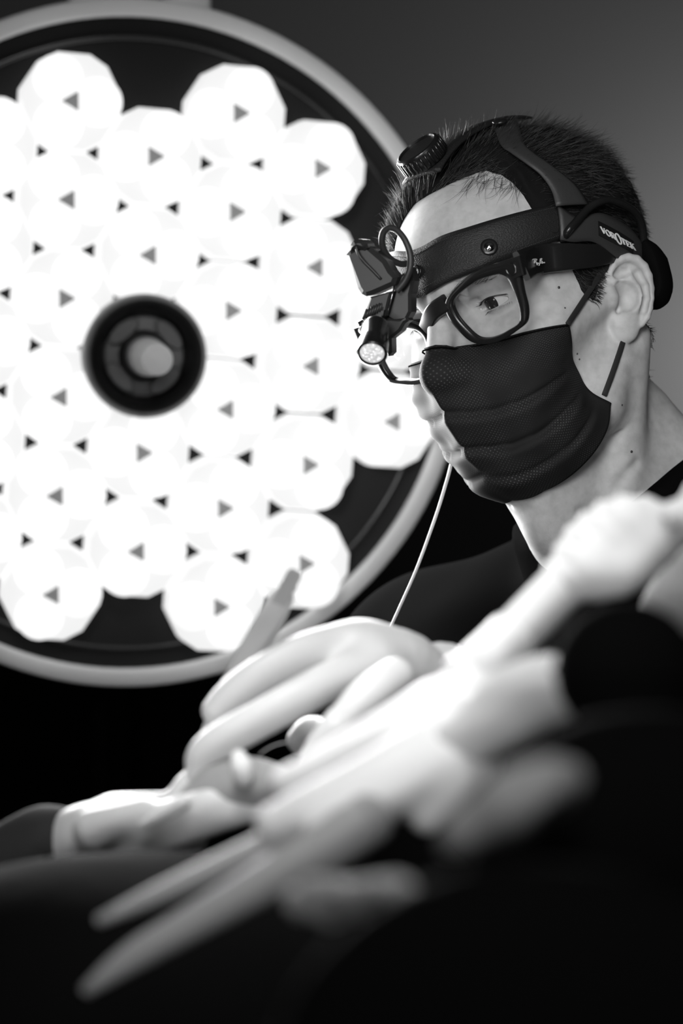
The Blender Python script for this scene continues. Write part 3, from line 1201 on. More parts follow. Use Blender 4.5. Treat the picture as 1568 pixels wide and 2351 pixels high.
def f_shirt(P):
    n = (fbm(P, 22, 7, 3) * 0.006).astype(np.float32)
    d = f_torso(P, .008)
    for a, e, w in ((SH_R, ELB_R, WR_R), (SH_L, ELB_L, WR_L)):
        d = smin(d, s_cap(P, a, e, .060, .052), .04)
        d = smin(d, s_cap(P, e, e + (w - e) * .8, .052, .040), .02)
    d = d + n
    d = smin(d, s_cap(P, KB - nrm(KA - KB) * .03, KA, .080, .074), .025)
    # neck opening
    ax = s_cap(P, KA, KB, .0, .0)
    near = np.clip((.150 - ax) / .05, 0, 1)
    cut = (P - c1.astype(np.float32)) @ KN.astype(np.float32)
    return np.where(ax < .15, smax(d, cut - (1 - near) * .12, .004), d)


V, F = isosurface(f_shirt, np.array([SH_R, SH_L, PELVIS]).min(0) - .22, np.array([SH_R, SH_L, NECK]).max(0) + [.2, .2, .12], 0.007)
obj('shirt', V, F, M_shirt, surgeon)
f_tr = lambda P: smin(f_legs(P, .012), s_ell(P, PELVIS - Z * .03, (.185, .14, .13)), .04)
V, F = isosurface(f_tr, (PELVIS[0] - .4, PELVIS[1] - .4, .03), (PELVIS[0] + .4, PELVIS[1] + .4, PELVIS[2] + .06), .014)
obj('trousers', V, F, M_shirt, surgeon)

# ------------------------------------------------------------------ face mask
M_mask = mat('black_mask_fabric', 0.02, 0.75, spec=0.25)
nt = M_mask.node_tree
b_ = nt.nodes['Principled BSDF']
uvn = nt.nodes.new('ShaderNodeUVMap')
mp = nt.nodes.new('ShaderNodeMapping')
mp.inputs['Scale'].default_value = (74, 74, 1)
mp.inputs['Rotation'].default_value = (0, 0, math.radians(45))
vo = nt.nodes.new('ShaderNodeTexVoronoi')
vo.voronoi_dimensions = '2D'
vo.inputs['Randomness'].default_value = 0.12
vo.inputs['Scale'].default_value = 1.0
rp_ = nt.nodes.new('ShaderNodeValToRGB')
rp_.color_ramp.elements[0].position = 0.10
rp_.color_ramp.elements[1].position = 0.24
rp_.color_ramp.elements[0].color = (1, 1, 1, 1)
rp_.color_ramp.elements[1].color = (0, 0, 0, 1)
nz = nt.nodes.new('ShaderNodeTexNoise')
nz.inputs['Scale'].default_value = 4.0
nr = nt.nodes.new('ShaderNodeValToRGB')
nr.color_ramp.elements[0].position = 0.38
nr.color_ramp.elements[1].position = 0.62
mu = nt.nodes.new('ShaderNodeMath')
mu.operation = 'MULTIPLY'
mx = nt.nodes.new('ShaderNodeMix')
mx.data_type = 'RGBA'
mx.inputs[6].default_value = (.010, .010, .010, 1)
mx.inputs[7].default_value = (.09, .09, .09, 1)
L_ = nt.links.new
L_(uvn.outputs[0], mp.inputs[0])
L_(mp.outputs[0], vo.inputs['Vector'])
L_(vo.outputs[0], rp_.inputs[0])
L_(uvn.outputs[0], nz.inputs['Vector'])
L_(nz.outputs[0], nr.inputs[0])
L_(rp_.outputs[0], mu.inputs[0])
L_(nr.outputs[0], mu.inputs[1])
L_(mu.outputs[0], mx.inputs[0])
L_(mx.outputs[2], b_.inputs['Base Color'])

tp = hhit([(1078, 791), (1140, 779), (1200, 763), (1260, 750), (1305, 743)], .0015)
rt_ = hhit([(1305, 743), (1312, 800), (1330, 858), (1362, 902), (1403, 925)], .0015)
J = rt_[-1]
zJ = (h2w(J) - CAM) @ FWD
chin_uv, zC = (1186, 1139), 1.728
bt_uv = [(1403, 925), (1395, 985), (1360, 1045), (1305, 1097), (1245, 1129), chin_uv]
zz = np.linspace(zJ, zC, len(bt_uv)) - np.array([0, .008, .012, .010, .005, 0])
bt = np.array([w2h(px(u, v, d)) for (u, v), d in zip(bt_uv, zz)])
bt[-1, 0] = 0
mid = np.array([(0, .1125, .007), (0, .121, -.002), (0, .1275, -.014), (0, .1245, -.035), (0, .119, -.056), (0, .109, -.080), (0, .094, -.103), (0, bt[-1][1], bt[-1][2])])
NU, NVv = 45, 60
vv = np.linspace(0, 1, NVv)
E_ = resample(catmull(rt_, 6), NVv)
Mc = resample(catmull(mid, 6), NVv)
tA = resample(catmull(np.vstack([mid[:1], tp]), 6), NU)
bA = resample(catmull(bt[::-1], 6), NU)
half = np.zeros((NVv, NU, 3))
uu = np.linspace(0, 1, NU)
for a in range(NVv):
    v_ = vv[a]
    for c in range(NU):
        u_ = uu[c]
        side_mix = Mc[a] * (1 - u_) + E_[a] * u_
        tb = tA[c] * (1 - v_) + bA[c] * v_
        cor = (1 - u_) * ((1 - v_) * tA[0] + v_ * bA[0]) + u_ * ((1 - v_) * tA[-1] + v_ * bA[-1])
        half[a, c] = side_mix + tb - cor
flat = half.reshape(-1, 3)
UU, VV = np.meshgrid(uu, vv)
bul = 0.010 * np.sin(np.pi * UU.ravel()) * np.sin(np.pi * np.clip(VV.ravel(), 0, 1))
flat = flat + np.array([-0.85, .5, 0]) * bul[:, None]
for _ in range(5):
    dd = f_head0(flat.astype(np.float32))
    edge = np.minimum(1, 6 * np.minimum(np.minimum(VV.ravel(), 1 - VV.ravel()) + .02, 1 - UU.ravel() + .02))
    need = np.clip(0.0015 + 0.003 * edge - dd, 0, 1)
    flat = flat + need[:, None] * hgrad(flat)


def msm(G):
    K = G.copy()
    K[1:-1, 1:-1] = (G[1:-1, 1:-1] * 2 + G[:-2, 1:-1] + G[2:, 1:-1] + G[1:-1, :-2] + G[1:-1, 2:]) / 6
    return K


G = flat.reshape(NVv, NU, 3)
for _ in range(6):
    G = msm(G)
farG = mirror(G[:, :0:-1])
farG[..., 0] *= 1 - .22 * np.clip(vv[:, None] - .35, 0, 1) * np.linspace(1, .9, NU - 1)[None]
full = np.concatenate([farG, G], 1)                  # far side .. middle .. near side
NF = full.shape[1]
du = np.gradient(full, axis=1)
dvv = np.gradient(full, axis=0)
N = np.cross(du, dvv)
N /= np.linalg.norm(N, axis=2)[..., None]
if np.sum(N[:, NF // 2] @ np.array([0, 1.0, 0])) < 0:
    N = -N
us = np.linspace(-1, 1, NF)[None]
vs = vv[:, None]
disp = np.zeros((NVv, NF))
au = np.abs(us)
for c0, w, dep in ((.40, .06, .0026), (.62, .06, .0030), (.80, .05, .0022)):
    cc = c0 + .10 * (au - .3) + .012 * np.sin(5 * us)
    t = (vs - cc) / w
    fade = np.clip((.93 - au) / .15, 0, 1)
    disp += dep * fade * (np.exp(-np.clip(t, 0, 9) ** 2 * .4) * (t > 0) - np.exp(-t ** 2 * 6) * 1.0)
disp += .0012 * np.sin(us * 9 + vs * 7) * np.sin(vs * 11 + us * 3) * np.sin(np.pi * vs)
cr = np.clip(-us - .04, 0, 1)                                       # crumpled far half that shows past the nose
disp += cr * .0030 * np.sin(vs * 21 + 1.2) * np.sin(np.pi * vs) + cr * .0022 * np.sin(vs * 47 + us * 6) * np.sin(np.pi * vs)
full = full + N * disp[..., None]
inn = full - N * .0012
V = np.concatenate([full.reshape(-1, 3), inn.reshape(-1, 3)])
M = NVv * NF
F = []
ix = lambda a, b: a * NF + b
uvs = []
for a in range(NVv - 1):
    for b in range(NF - 1):
        F.append((ix(a, b), ix(a + 1, b), ix(a + 1, b + 1), ix(a, b + 1)))
        F.append((M + ix(a, b), M + ix(a, b + 1), M + ix(a + 1, b + 1), M + ix(a + 1, b)))
for b in range(NF - 1):
    F.append((ix(0, b), ix(0, b + 1), M + ix(0, b + 1), M + ix(0, b)))
    F.append((ix(NVv - 1, b), M + ix(NVv - 1, b), M + ix(NVv - 1, b + 1), ix(NVv - 1, b + 1)))
for a in range(NVv - 1):
    F.append((ix(a, 0), M + ix(a, 0), M + ix(a + 1, 0), ix(a + 1, 0)))
    F.append((ix(a, NF - 1), ix(a + 1, NF - 1), M + ix(a + 1, NF - 1), M + ix(a, NF - 1)))
mask = thing('face_mask', h2w((0, .1, -.05)), 'black pleated face mask with dotted weave worn over nose and chin', 'mask')
mo = obj('mask_cloth', h2w(V), F, M_mask, mask)
uvl = mo.data.uv_layers.new(name='UVMap')
li = np.zeros(len(mo.data.loops), dtype=np.int32)
mo.data.loops.foreach_get('vertex_index', li)
li = li % M
uvl.data.foreach_set('uv', np.stack([(li % NF) / NF * 1.45, (li // NF) / NVv], 1).astype(np.float32).ravel())
# hem along the top edge, ear loops
V, F = tube(relift(resample(full[1], 60), .0025), .0006, 8)
obj('hem', h2w(V), F, M_shirt, mask)
M_loop = mat('black_elastic', 0.012, 0.7)
eb = EAR0
up_ = np.vstack([hhit([(1303, 745), (1330, 704), (1362, 655), (1388, 618)], .0026), [EAR0 + EV * .028 + EU * .006 - EN * .001], [EAR0 + EV * .024 - EU * .010 - EN * .006]])
lo_ = np.vstack([hhit([(1387, 908), (1402, 868), (1418, 822), (1431, 782), (1445, 735), (1455, 700)], .0016)])
for c in (up_, lo_):
    for s in (1, -1):
        q = resample(catmull(c * [s, 1, 1], 6), 24)
        V, F = tube(h2w(q), 1.0, 12, ref=hgrad(q) @ HM, flat=(.0040, .0014))
        obj('ear_loop', V, F, M_loop, mask)

# ------------------------------------------------------------------ glasses
GP0, GN = np.array([0, .1085, .020]), nrm([-.10, 1.0, -.10])
WRAP = 1.1


def gpix(a, h=0.0):
    """pixels of the near lens to the glasses front (slightly wrapped), head axes"""
    return hplane(pix(a, 780, 250, 1.99), GP0 + GN * h, GN)


lens_in = gpix([(520, 890), (530, 862), (560, 832), (605, 800), (650, 775), (720, 755), (750, 758), (772, 775), (790, 812), (812, 870), (826, 925), (826, 965), (812, 985), (775, 1008), (735, 1030), (690, 1045), (650, 1046), (622, 1034), (585, 1000), (550, 960), (526, 918)])
lens_out = gpix([(484, 888), (500, 850), (532, 812), (580, 768), (645, 730), (735, 700), (804, 680), (822, 700), (828, 755), (840, 830), (858, 905), (858, 955), (845, 985), (800, 1020), (755, 1050), (700, 1070), (640, 1072), (595, 1056), (550, 1015), (512, 970), (488, 925)])
glasses = thing('eyeglasses', h2w((0, .105, .02)), 'thick black framed eyeglasses with rounded square lenses on the surgeon', 'glasses')


def densify(P, n=4):
    return catmull(P, n, closed=True)


def rim_mesh(inner, outer, n, t0, t1):
    """frame ring between two closed outlines (same count), with depth along n and eased edges"""
    k = len(inner)
    mid = lambda a: inner + (outer - inner) * a
    lv = [mid(0.0) + n * t0, mid(0.0) + n * (t1 - .0012), mid(.14) + n * (t1 - .0002), mid(.5) + n * t1, mid(.86) + n * (t1 - .0002), mid(1.0) + n * (t1 - .0012), mid(1.0) + n * t0]
    V = np.concatenate(lv)
    F = []
    L = len(lv)
    for i in range(L):
        for q in range(k):
            q2 = (q + 1) % k
            i2 = (i + 1) % L
            F.append((i * k + q, i * k + q2, i2 * k + q2, i2 * k + q))
    return V, F


li_, lo_u = densify(lens_in), densify(lens_out)
GX = 0.0
GSH = (cdir(*(np.array([32.0, 40.0, 0]) * 1.66 / FPX))) @ HM.T + np.array([-.006, 0, 0])   # they sit askew, lower on the far side
GX_ = 0                                  # the glasses sit a little to his left


def gm(P):
    P = np.array(P, float)
    return P * [-1, 1, 1] + np.array([2 * GX, 0, 0]) + GSH


for s in (-1, 1):
    sg = np.array([1, 1, 1]) if s == -1 else np.array([-1, 1, 1])
    a_in, a_out = (li_, lo_u) if s == -1 else (gm(li_), gm(lo_u))
    V, F = rim_mesh(a_in, a_out, GN * sg, -.0022, .0024)
    fr = obj('frame_rim', h2w(V), F, M_black_plastic, glasses, auto=50)
    c = a_in.mean(0)
    ringl = a_in
    Lv = [c + GN * sg * .0012]
    for a in (.2, .4, .6, .8, 1.0):
        Lv += list(c + (ringl - c) * a + GN * sg * .0012 * (1 - a * a))
    Lv = np.array(Lv)
    k = len(ringl)
    Lf = [(0, 1 + q, 1 + (q + 1) % k) for q in range(k)]
    for r_ in range(4):
        for q in range(k):
            Lf.append((1 + r_ * k + q, 1 + r_ * k + (q + 1) % k, 1 + (r_ + 1) * k + (q + 1) % k, 1 + (r_ + 1) * k + q))
    obj('lens', h2w(Lv), Lf, M_glass, glasses)
# bridge
bl = gpix([(500, 862), (478, 905)])
b0, b1 = bl[0], bl[1]
bc = ((b0 + b1) / 2 + gm((b0 + b1) / 2)) / 2 + np.array([0, .0022, .0030])
bm = (b0 + b1) / 2
V, F = tube(catmull([bm, bc, gm(bm)], 8), 1.0, 14, ref=np.array([0, 1.0, 0]), flat=(.0125, .0044))
obj('bridge', h2w(V), F, M_black_plastic, glasses, auto=50)
# temples: hinge block, broad arm, tip behind the ear
hg = gpix([(818, 722)])[0]
a_up = np.vstack([hg + [-.001, .001, .0035], hhit([(1230, 580), (1290, 566), (1345, 565)], .007), EAR0 + EV * .027 + EU * .002 - EN * .004 + np.array([.003, 0, 0]), EAR0 + EV * .016 - EU * .018 - EN * .010, EAR0 - EU * .022 - EN * .012 - EV * .012])
cl = np.vstack([hg, hhit([(1235, 596), (1295, 590), (1350, 588)], .0078), EAR0 + EV * .030 + EU * .005 - EN * .003, EAR0 + EV * .020 - EU * .016 - EN * .009, EAR0 - EU * .021 - EN * .012 - EV * .012])
cl[0] += [-.0015, -.001, 0]
for s in (1, -1):
    c_ = cl * [s, 1, 1]
    if s == -1:
        c_[0] = gm(cl[0])
        c_[1] = c_[1] + GSH * .5
    q = resample(catmull(c_, 8), 40)
    t = np.linspace(0, 1, 40)
    wd = np.interp(t, [0, .1, .3, .55, .75, 1], [1.0, 1.0, .95, .72, .5, .45])
    V, F = tube(h2w(q), wd, 16, ref=hgrad(q) @ HM, flat=(.0215, .0046))
    tm = obj('temple', h2w(w2h(V)), F, M_black_plastic, glasses, auto=50)
    hv, hf = prism([(-.0062, -.0072), (.0035, -.0062), (.0048, .0072), (-.0062, .0072)], h2w(hg if s == 1 else gm(hg)) - (GN * [s, 1, 1]) @ HM * .006, -s * nrm(np.cross(GN, Z) * [1, 1, 1]) @ HM if False else (np.array([-s, 0, 0.0]) @ HM), HZ, (GN * [s, 1, 1]) @ HM, .0085, .001)
    obj('hinge_block', hv, hf, M_black_plastic, glasses, smooth=False)
# small round inlay at the hinge
hp = gpix([(783, 732)], .0026)[0]
V, F = tube(h2w(hp) + .0042 * (np.outer(np.cos(np.linspace(0, 6.283, 24, endpoint=False)), HX) + np.outer(np.sin(np.linspace(0, 6.283, 24, endpoint=False)), HZ)), .00022, 6, closed=True)
obj('inlay_ring', V, F, mat('dark_chrome', .25, .2, 1.0), glasses)


def stroke_mesh(lines, to3, wid, lift=.0003):
    """flat lettering: lines = list of (points2d, width factor); to3 maps pixels to room points and a normal"""
    parts = []
    for pts, wf in lines:
        pts = np.asarray(pts, float)
        T = np.gradient(pts, axis=0)
        T /= np.linalg.norm(T, axis=1)[:, None] + 1e-9
        n2 = np.stack([-T[:, 1], T[:, 0]], 1) * wid * wf / 2
        A, B = pts + n2, pts - n2
        pa, na = to3(A)
        pb, nb_ = to3(B)
        k = len(pts)
        V = np.concatenate([pa + na * lift, pb + nb_ * lift, pa - na * lift, pb - nb_ * lift])
        F = []
        for i in range(k - 1):
            F += [(i, i + 1, k + i + 1, k + i), (2 * k + i, 3 * k + i, 3 * k + i + 1, 2 * k + i + 1), (i, 2 * k + i, 2 * k + i + 1, i + 1), (k + i, k + i + 1, 3 * k + i + 1, 3 * k + i)]
        parts.append((V, F))
    return join(parts)


arc = lambda cx, cy, rx, ry, a0, a1, n=14: [(cx + rx * math.cos(math.radians(a)), cy + ry * math.sin(math.radians(a))) for a in np.linspace(a0, a1, n)]

# letters in a unit box (x right, y up), thick and thin strokes with serifs
LET = {
    'V': (0.92, [([(.12, 1), (.48, 0)], 1.3), ([(.80, 1), (.48, 0)], .6), ([(0, 1), (.28, 1)], .5), ([(.66, 1), (.94, 1)], .5)]),
    'O': (0.90, [(arc(.45, .5, .40, .5, 60, 240), 1.1), (arc(.45, .5, .40, .5, 240, 420), 1.1)]),
    'R': (0.90, [([(.18, 0), (.18, 1)], 1.3), ([(.05, 1), (.45, 1)] + arc(.45, .75, .25, .25, 90, -90) + [(.2, .5)], .8), ([(.42, .5), (.80, .02)], 1.2), ([(.03, 0), (.34, 0)], .5), ([(.66, 0), (.95, 0)], .5)]),
    'T': (0.86, [([(.42, 0), (.42, 1)], 1.3), ([(.02, .97), (.82, .97)], .7), ([(.05, .78), (.05, 1)], .6), ([(.80, .78), (.80, 1)], .6), ([(.26, 0), (.58, 0)], .5)]),
    'E': (0.80, [([(.18, 0), (.18, 1)], 1.3), ([(.04, .97), (.68, .97)], .7), ([(.18, .5), (.52, .5)], .7), ([(.04, .03), (.70, .03)], .7), ([(.68, .78), (.68, 1)], .6), ([(.71, 0), (.71, .24)], .6), ([(.52, .38), (.52, .62)], .5)]),
    'K': (0.90, [([(.18, 0), (.18, 1)], 1.3), ([(.75, 1), (.22, .46)], .7), ([(.38, .60), (.80, .02)], 1.2), ([(.03, 0), (.34, 0)], .5), ([(.03, 1), (.34, 1)], .5), ([(.60, 1), (.90, 1)], .5), ([(.64, 0), (.95, 0)], .5)]),
}


def word(text, o, e1, e2, big=()):
    """place the letters of text from pixel o along e1 (unit letter step) with up-vector e2"""
    o, e1, e2 = np.array(o, float), np.array(e1, float), np.array(e2, float)
    x = 0
    out = []
    for i, ch in enumerate(text):
        w, st = LET[ch]
        sc_, dy = (1.0, 0.0)
        sx = 1.0
        if i in big:
            sc_, dy, sx = 1.75, -.42, 1.25
        for p, wf in st:
            p = np.array(p, float)
            out.append((o + np.outer(x + p[:, 0] * sx, e1) + np.outer(p[:, 1] * sc_ + dy, e2), wf * (1.25 if i in big else 1)))
        x += w * sx + .04
    return out


# cursive maker's mark on the near temple
def on_temple(h):
    def f(A):
        p = hhit(A, h)
        return h2w(p), hgrad(p) @ HM
    return f


RB = [[(932, 243), (945, 228), (968, 226), (990, 228), (994, 240), (980, 256), (968, 258)], [(968, 232), (962, 262), (960, 290)], [(975, 258), (988, 280), (1005, 318)], [(1008, 280), (1000, 292), (1006, 298), (1016, 284), (1014, 298), (1024, 284)], [(1024, 284), (1028, 300), (1038, 286), (1034, 310), (1026, 326)], [(1050, 222), (1046, 260), (1048, 292)], [(1046, 226), (1064, 218), (1070, 230), (1054, 250), (1072, 258), (1070, 280), (1050, 292)], [(1078, 278), (1074, 290), (1084, 292), (1090, 276), (1090, 290)], [(1094, 288), (1098, 276), (1104, 288), (1108, 274), (1114, 288)]]
rb = [(pix(catmull(l, 4), 1080, 560, 6.533), 1.0) for l in RB]
tmid = cl[1]


def t_plane(A):
    T0, T1 = cl[0], cl[2]
    n = hgrad(cl[1])[0]
    ax = nrm(cl[2] - cl[0])
    n = nrm(n - ax * (n @ ax))
    p = hplane(A, cl[1] + n * .0054, n)
    return h2w(p), np.tile(n @ HM, (len(p), 1))


V, F = stroke_mesh(rb, t_plane, 1.05, .0002)
obj('temple_script', V, F, M_white_print, glasses, smooth=False, label='small white cursive lettering on the temple')

# ------------------------------------------------------------------ headband with headlight
hlight = thing('surgical_headlight', h2w((0, .11, .06)), 'black leather headband with small headlight and mirror on the forehead', 'headlamp')
f_hb = lambda P: smin(f_skull(P), f_head0(P), .003)
et = hhit(pix([(338, 660), (385, 632), (470, 585), (590, 545), (720, 505), (850, 470), (985, 440)], 780, 250, 1.99), .003)
eb_ = hhit(pix([(322, 905), (400, 850), (500, 792), (610, 748), (760, 690), (880, 645), (1000, 600)], 780, 250, 1.99), .003)
et = et[et[:, 0] < -.004]
eb_ = eb_[eb_[:, 0] < -.004]
etf = catmull(np.vstack([mirror(et[::-1]), et]), 8)
ebf = catmull(np.vstack([mirror(eb_[::-1]), eb_]), 8)
V, F, TOP, NRM = ribbon(etf, ebf, .0028, 90, 9, .0035, f_hb, crown=.0008)
obj('headband', V, F, M_leather, hlight)
# stitching
parts = []
for row in (1, 7):
    P_ = resample(TOP[row] + NRM[row] * .0001, 320)
    for k in range(0, 318, 2):
        parts.append(tube(h2w(P_[k:k + 2] if k + 2 <= 320 else P_[k:]), .00028, 5))
V, F = join(parts)
st = obj('stitching', V, F, M_strap, hlight)
st['kind'] = 'stuff'


def stud(p, n, r, m, name, hgt=.003, par=None):
    V, F = lathe([(r, -.001), (r * 1.02, .0004), (r * .9, .45 * hgt), (r * .6, .85 * hgt), (0, hgt)], h2w(p), n @ HM, 24)
    return obj(name, V, F, m, par or hlight)


for uv, r, m, nm in (((1123, 568), .0042, M_chrome, 'snap_stud'), ((957, 625), .0036, M_brushed, 'knurled_screw')):
    p = hhit([uv], .0066)[0]
    n = hgrad(p)[0]
    stud(p, n, r, m, nm)
    V, F = lathe([(r * 1.1, -.001), (r * 1.45, .0002), (r * 1.45, .0012), (r * 1.1, .0014)], h2w(p), n @ HM, 24)
    obj('stud_ring', V, F, M_black_plastic, hlight)
p = hhit([(1270, 522)], .0066)[0]
V, F = tube(h2w(relift(p + .0042 * (np.outer(np.cos(np.linspace(0, 6.28, 20, endpoint=False)), [0, 1, 0]) + np.outer(np.sin(np.linspace(0, 6.28, 20, endpoint=False)), [0, 0, 1])), .0072)), .0005, 6, closed=True)
obj('rivet_ring', V, F, M_black_plastic, hlight)

# rear band with the white lettered label
rt1 = hhit(pix([(985, 440), (1075, 500), (1180, 480), (1290, 530), (1345, 580), (1385, 640)], 780, 250, 1.99), .007)
rb1 = hhit(pix([(1000, 600), (1060, 612), (1150, 610), (1240, 670), (1300, 715), (1370, 745)], 780, 250, 1.99), .007)
tail_t = np.array([(-.055, -.092, .012), (0, -.122, .005)])
tail_b = np.array([(-.055, -.092, -.012), (0, -.122, -.018)])
rtf = catmull(np.vstack([rt1, tail_t, mirror(np.vstack([rt1, tail_t[:1]])[::-1])]), 6)
rbf = catmull(np.vstack([rb1, tail_b, mirror(np.vstack([rb1, tail_b[:1]])[::-1])]), 6)
V, F, TOPR, NR = ribbon(rtf, rbf, .0025, 110, 7, .0075, f_hb)
obj('rear_band', V, F, M_strap, hlight)


def on_band(h):
    def f(A):
        p = hhit(A, h, f_hb)
        return h2w(p), hgrad(p, f_hb) @ HM
    return f


lab = [(1180, 515), (1345, 600), (1338, 660), (1182, 575)]
lp = pix([(1180, 513), (1225, 535), (1275, 562), (1312, 585), (1340, 605), (1338, 662), (1305, 640), (1268, 622), (1225, 600), (1183, 578)], 780, 250, 1.99)
pa, na = on_band(.0102)(lp[:5])
pb, nb_ = on_band(.0102)(lp[:4:-1])
k = 5
V = np.concatenate([pa, pb, pa + na * .0005, pb + nb_ * .0005])
F = []
for i in range(k - 1):
    F += [(2 * k + i, 2 * k + i + 1, 3 * k + i + 1, 3 * k + i), (i, k + i, k + i + 1, i + 1), (i, i + 1, 2 * k + i + 1, 2 * k + i), (k + i, 3 * k + i, 3 * k + i + 1, k + i + 1)]
lab_o = obj('label_patch', V, F, mat('black_label', .008, .6), hlight)
wd = word('VOROTEK', pix((545, 605), 1280, 420, 5.344), np.array([62.5, 33.5]) / 5.344 , np.array([-24, -72]) / 5.344, big=(3,))
V, F = stroke_mesh(wd, on_band(.0108), 2.0, .0002)
obj('lettering', V, F, M_white_print, lab_o, smooth=False, label='white serif lettering on the label')

# strap over the crown, down the near side
sa = hhit([(1346, 474), (1318, 432), (1290, 408), (1250, 378), (1218, 355), (1198, 328)], .010)
sb = hhit([(1272, 478), (1262, 442), (1238, 408), (1205, 382), (1170, 357), (1148, 338)], .010)
ac = np.array([(-.014, -.040, .150)])
ac2 = np.array([(-.014, -.002, .150)])
sA = np.vstack([sa, np.array([(-.012, -.030, .15)]), mirror(np.array([(-.012, -.030, .15)])), mirror(sa[::-1])])
sB = np.vstack([sb, np.array([(-.012, -.002, .15)]), mirror(np.array([(-.012, -.002, .15)])), mirror(sb[::-1])])
V, F, _, _ = ribbon(catmull(sA, 6), catmull(sB, 6), .0022, 90, 7, .0115, f_hb)
obj('crown_strap', V, F, M_strap, hlight)
# leather tongue along the middle of the crown, carrying the knob
ys = np.array([-.045, -.02, .005, .03, .052, .070])
tA = relift(np.stack([np.full(6, -.018), ys, .15 - 2.0 * np.clip(ys, 0, 1) ** 2 * 3], 1), .014, f_hb)
tB = mirror(tA)
V, F, _, _ = ribbon(catmull(tA, 6), catmull(tB, 6), .003, 40, 7, .0145, f_hb)
obj('crown_pad', V, F, M_leather, hlight)
kp = relift([(.0, .060, .130)], .0165, f_hb)[0]
kn = hgrad(kp, f_hb)[0]
kr = .0178
prof = [(kr * .96, 0), (kr, .001), (kr, .0105), (kr * .95, .0125), (kr * .86, .0130), (kr * .84, .0118), (0, .0118)]
V, F = lathe(prof, h2w(kp), kn @ HM, 48)
kb = obj('adjusting_knob', V, F, M_black_plastic, hlight, auto=40)
u1 = nrm(np.cross(kn, [1.0, 0, 0]))
u2 = np.cross(kn, u1)
for k in range(30):
    a = 2 * math.pi * k / 30
    r0 = math.cos(a) * u1 + math.sin(a) * u2
    V, F = tube(h2w(np.array([kp + r0 * kr + kn * .001, kp + r0 * kr + kn * .0108])), .00085, 6)
    obj('knob_rib', V, F, M_black_plastic, kb)
for uv in ((1072, 305), (1150, 297)):
    p = relift(hhit([uv], .012, f_hb), .0178, f_hb)[0]
    stud(p, hgrad(p, f_hb)[0], .0055, M_black_plastic, 'crown_snap', .0022)

# cable over the rear band and the padded strap end behind the head
cb = np.vstack([hhit(pix([(1020, 600)], 780, 250, 1.99), .004, f_hb), hhit(pix([(1045, 555), (1080, 515), (1130, 460)], 780, 250, 1.99), .012, f_hb)])
dz = (h2w(cb[-1]) - CAM) @ FWD
cbw = [h2w(q) for q in cb] + [px(*pix(a, 780, 250, 1.99), dz + e) for a, e in (((1180, 428), .004), ((1235, 418), .012), ((1300, 440), .022), ((1350, 475), .032), ((1378, 530), .040), ((1388, 600), .046), ((1400, 680), .050))]
V, F = tube(catmull(cbw, 6), .0029, 10)
obj('power_cable', V, F, M_black_plastic, hlight)
rpd = [px(*pix(a, 780, 250, 1.99), dz + .045) for a in ((1392, 600), (1425, 660), (1450, 740), (1462, 810), (1440, 870), (1412, 900))]
V, F = tube(catmull(rpd, 6), np.interp(np.linspace(0, 1, 31), [0, .12, .3, .75, 1], [.25, .6, 1, 1, .4]), 16, ref=RIGHT * .8 + FWD * -.6, flat=(.018, .014))
obj('rear_pad', V, F, M_shirt, hlight)

# headlight on the forehead
FD = 1.655


def fpx(a, d=FD):
    p = pix(a, 780, 480, 4.612)
    return px(p[0], p[1], d)


def slab(pts, d0, t, m, name, bev=.0012, par=None, tiltu=0.0, lab=None):
    """plate with an outline read in the photograph, its near face d0 metres away, t deep along the view of its own axis"""
    P = np.array([fpx(a, d0) for a in pts])
    c = P.mean(0)
    n = nrm(cdir(-.28, .10, -.95))
    Q = P - np.outer((P - c) @ n, n)
    e1 = nrm(RIGHT - n * (RIGHT @ n))
    e2 = np.cross(n, e1)
    q = np.stack([(Q - c) @ e1, (Q - c) @ e2], 1)
    V, F = prism(q, c - n * t, e1, e2, n, t, bev)
    return obj(name, V, F, m, par or hlight, smooth=False, label=lab)


M_lampblack = mat('satin_black_housing', 0.025, 0.42)
bx = slab([(38, 485), (80, 440), (170, 395), (300, 385), (350, 420), (500, 545), (560, 650), (620, 720), (590, 800), (480, 850), (330, 910), (260, 925), (205, 900), (165, 840)], 1.640, .022, M_lampblack, 'mirror_housing', .003)
slab([(90, 440), (95, 380), (130, 335), (185, 315), (245, 322), (285, 365), (300, 410), (250, 440), (170, 420)], 1.636, .024, M_lampblack, 'hinge_barrel', .003, bx)
V, F = tube(catmull([fpx(a, 1.6385) for a in ((170, 395), (200, 480), (260, 560), (340, 640), (440, 745))], 4), .0011, 6)
obj('housing_ridge', V, F, M_lampblack, bx)
slab([(590, 790), (640, 700), (760, 620), (800, 760), (760, 900), (755, 1090), (700, 1180), (560, 1200), (480, 1150), (500, 1060), (560, 900)], 1.648, .018, M_lampblack, 'bracket', .002)
V, F = tube(np.array([fpx(a, 1.645) for a in ((585, 800), (545, 950), (498, 1120))]), .0006, 6)
obj('bracket_edge', V, F, M_chrome, hlight)
hs = slab([(320, 930), (560, 870), (540, 960), (490, 1130), (440, 1160), (330, 1200), (240, 1360), (190, 1320), (230, 1190), (270, 1060)], 1.644, .020, M_lampblack, 'heat_sink', .0015)
for k in range(9):
    t = k / 8
    a = np.array((290, 1060)) * (1 - t) + np.array((510, 960)) * t
    b = np.array((245, 1170)) * (1 - t) + np.array((470, 1060)) * t
    V, F = tube(np.array([fpx(a, 1.6425), fpx(b, 1.6425)]), .0011, 6)
    obj('cooling_fin', V, F, M_lampblack, hs)
sp = slab([(228, 1200), (485, 1065), (470, 1130), (330, 1200), (205, 1265)], 1.6415, .003, M_lampblack, 'name_strip', .0004, hs)


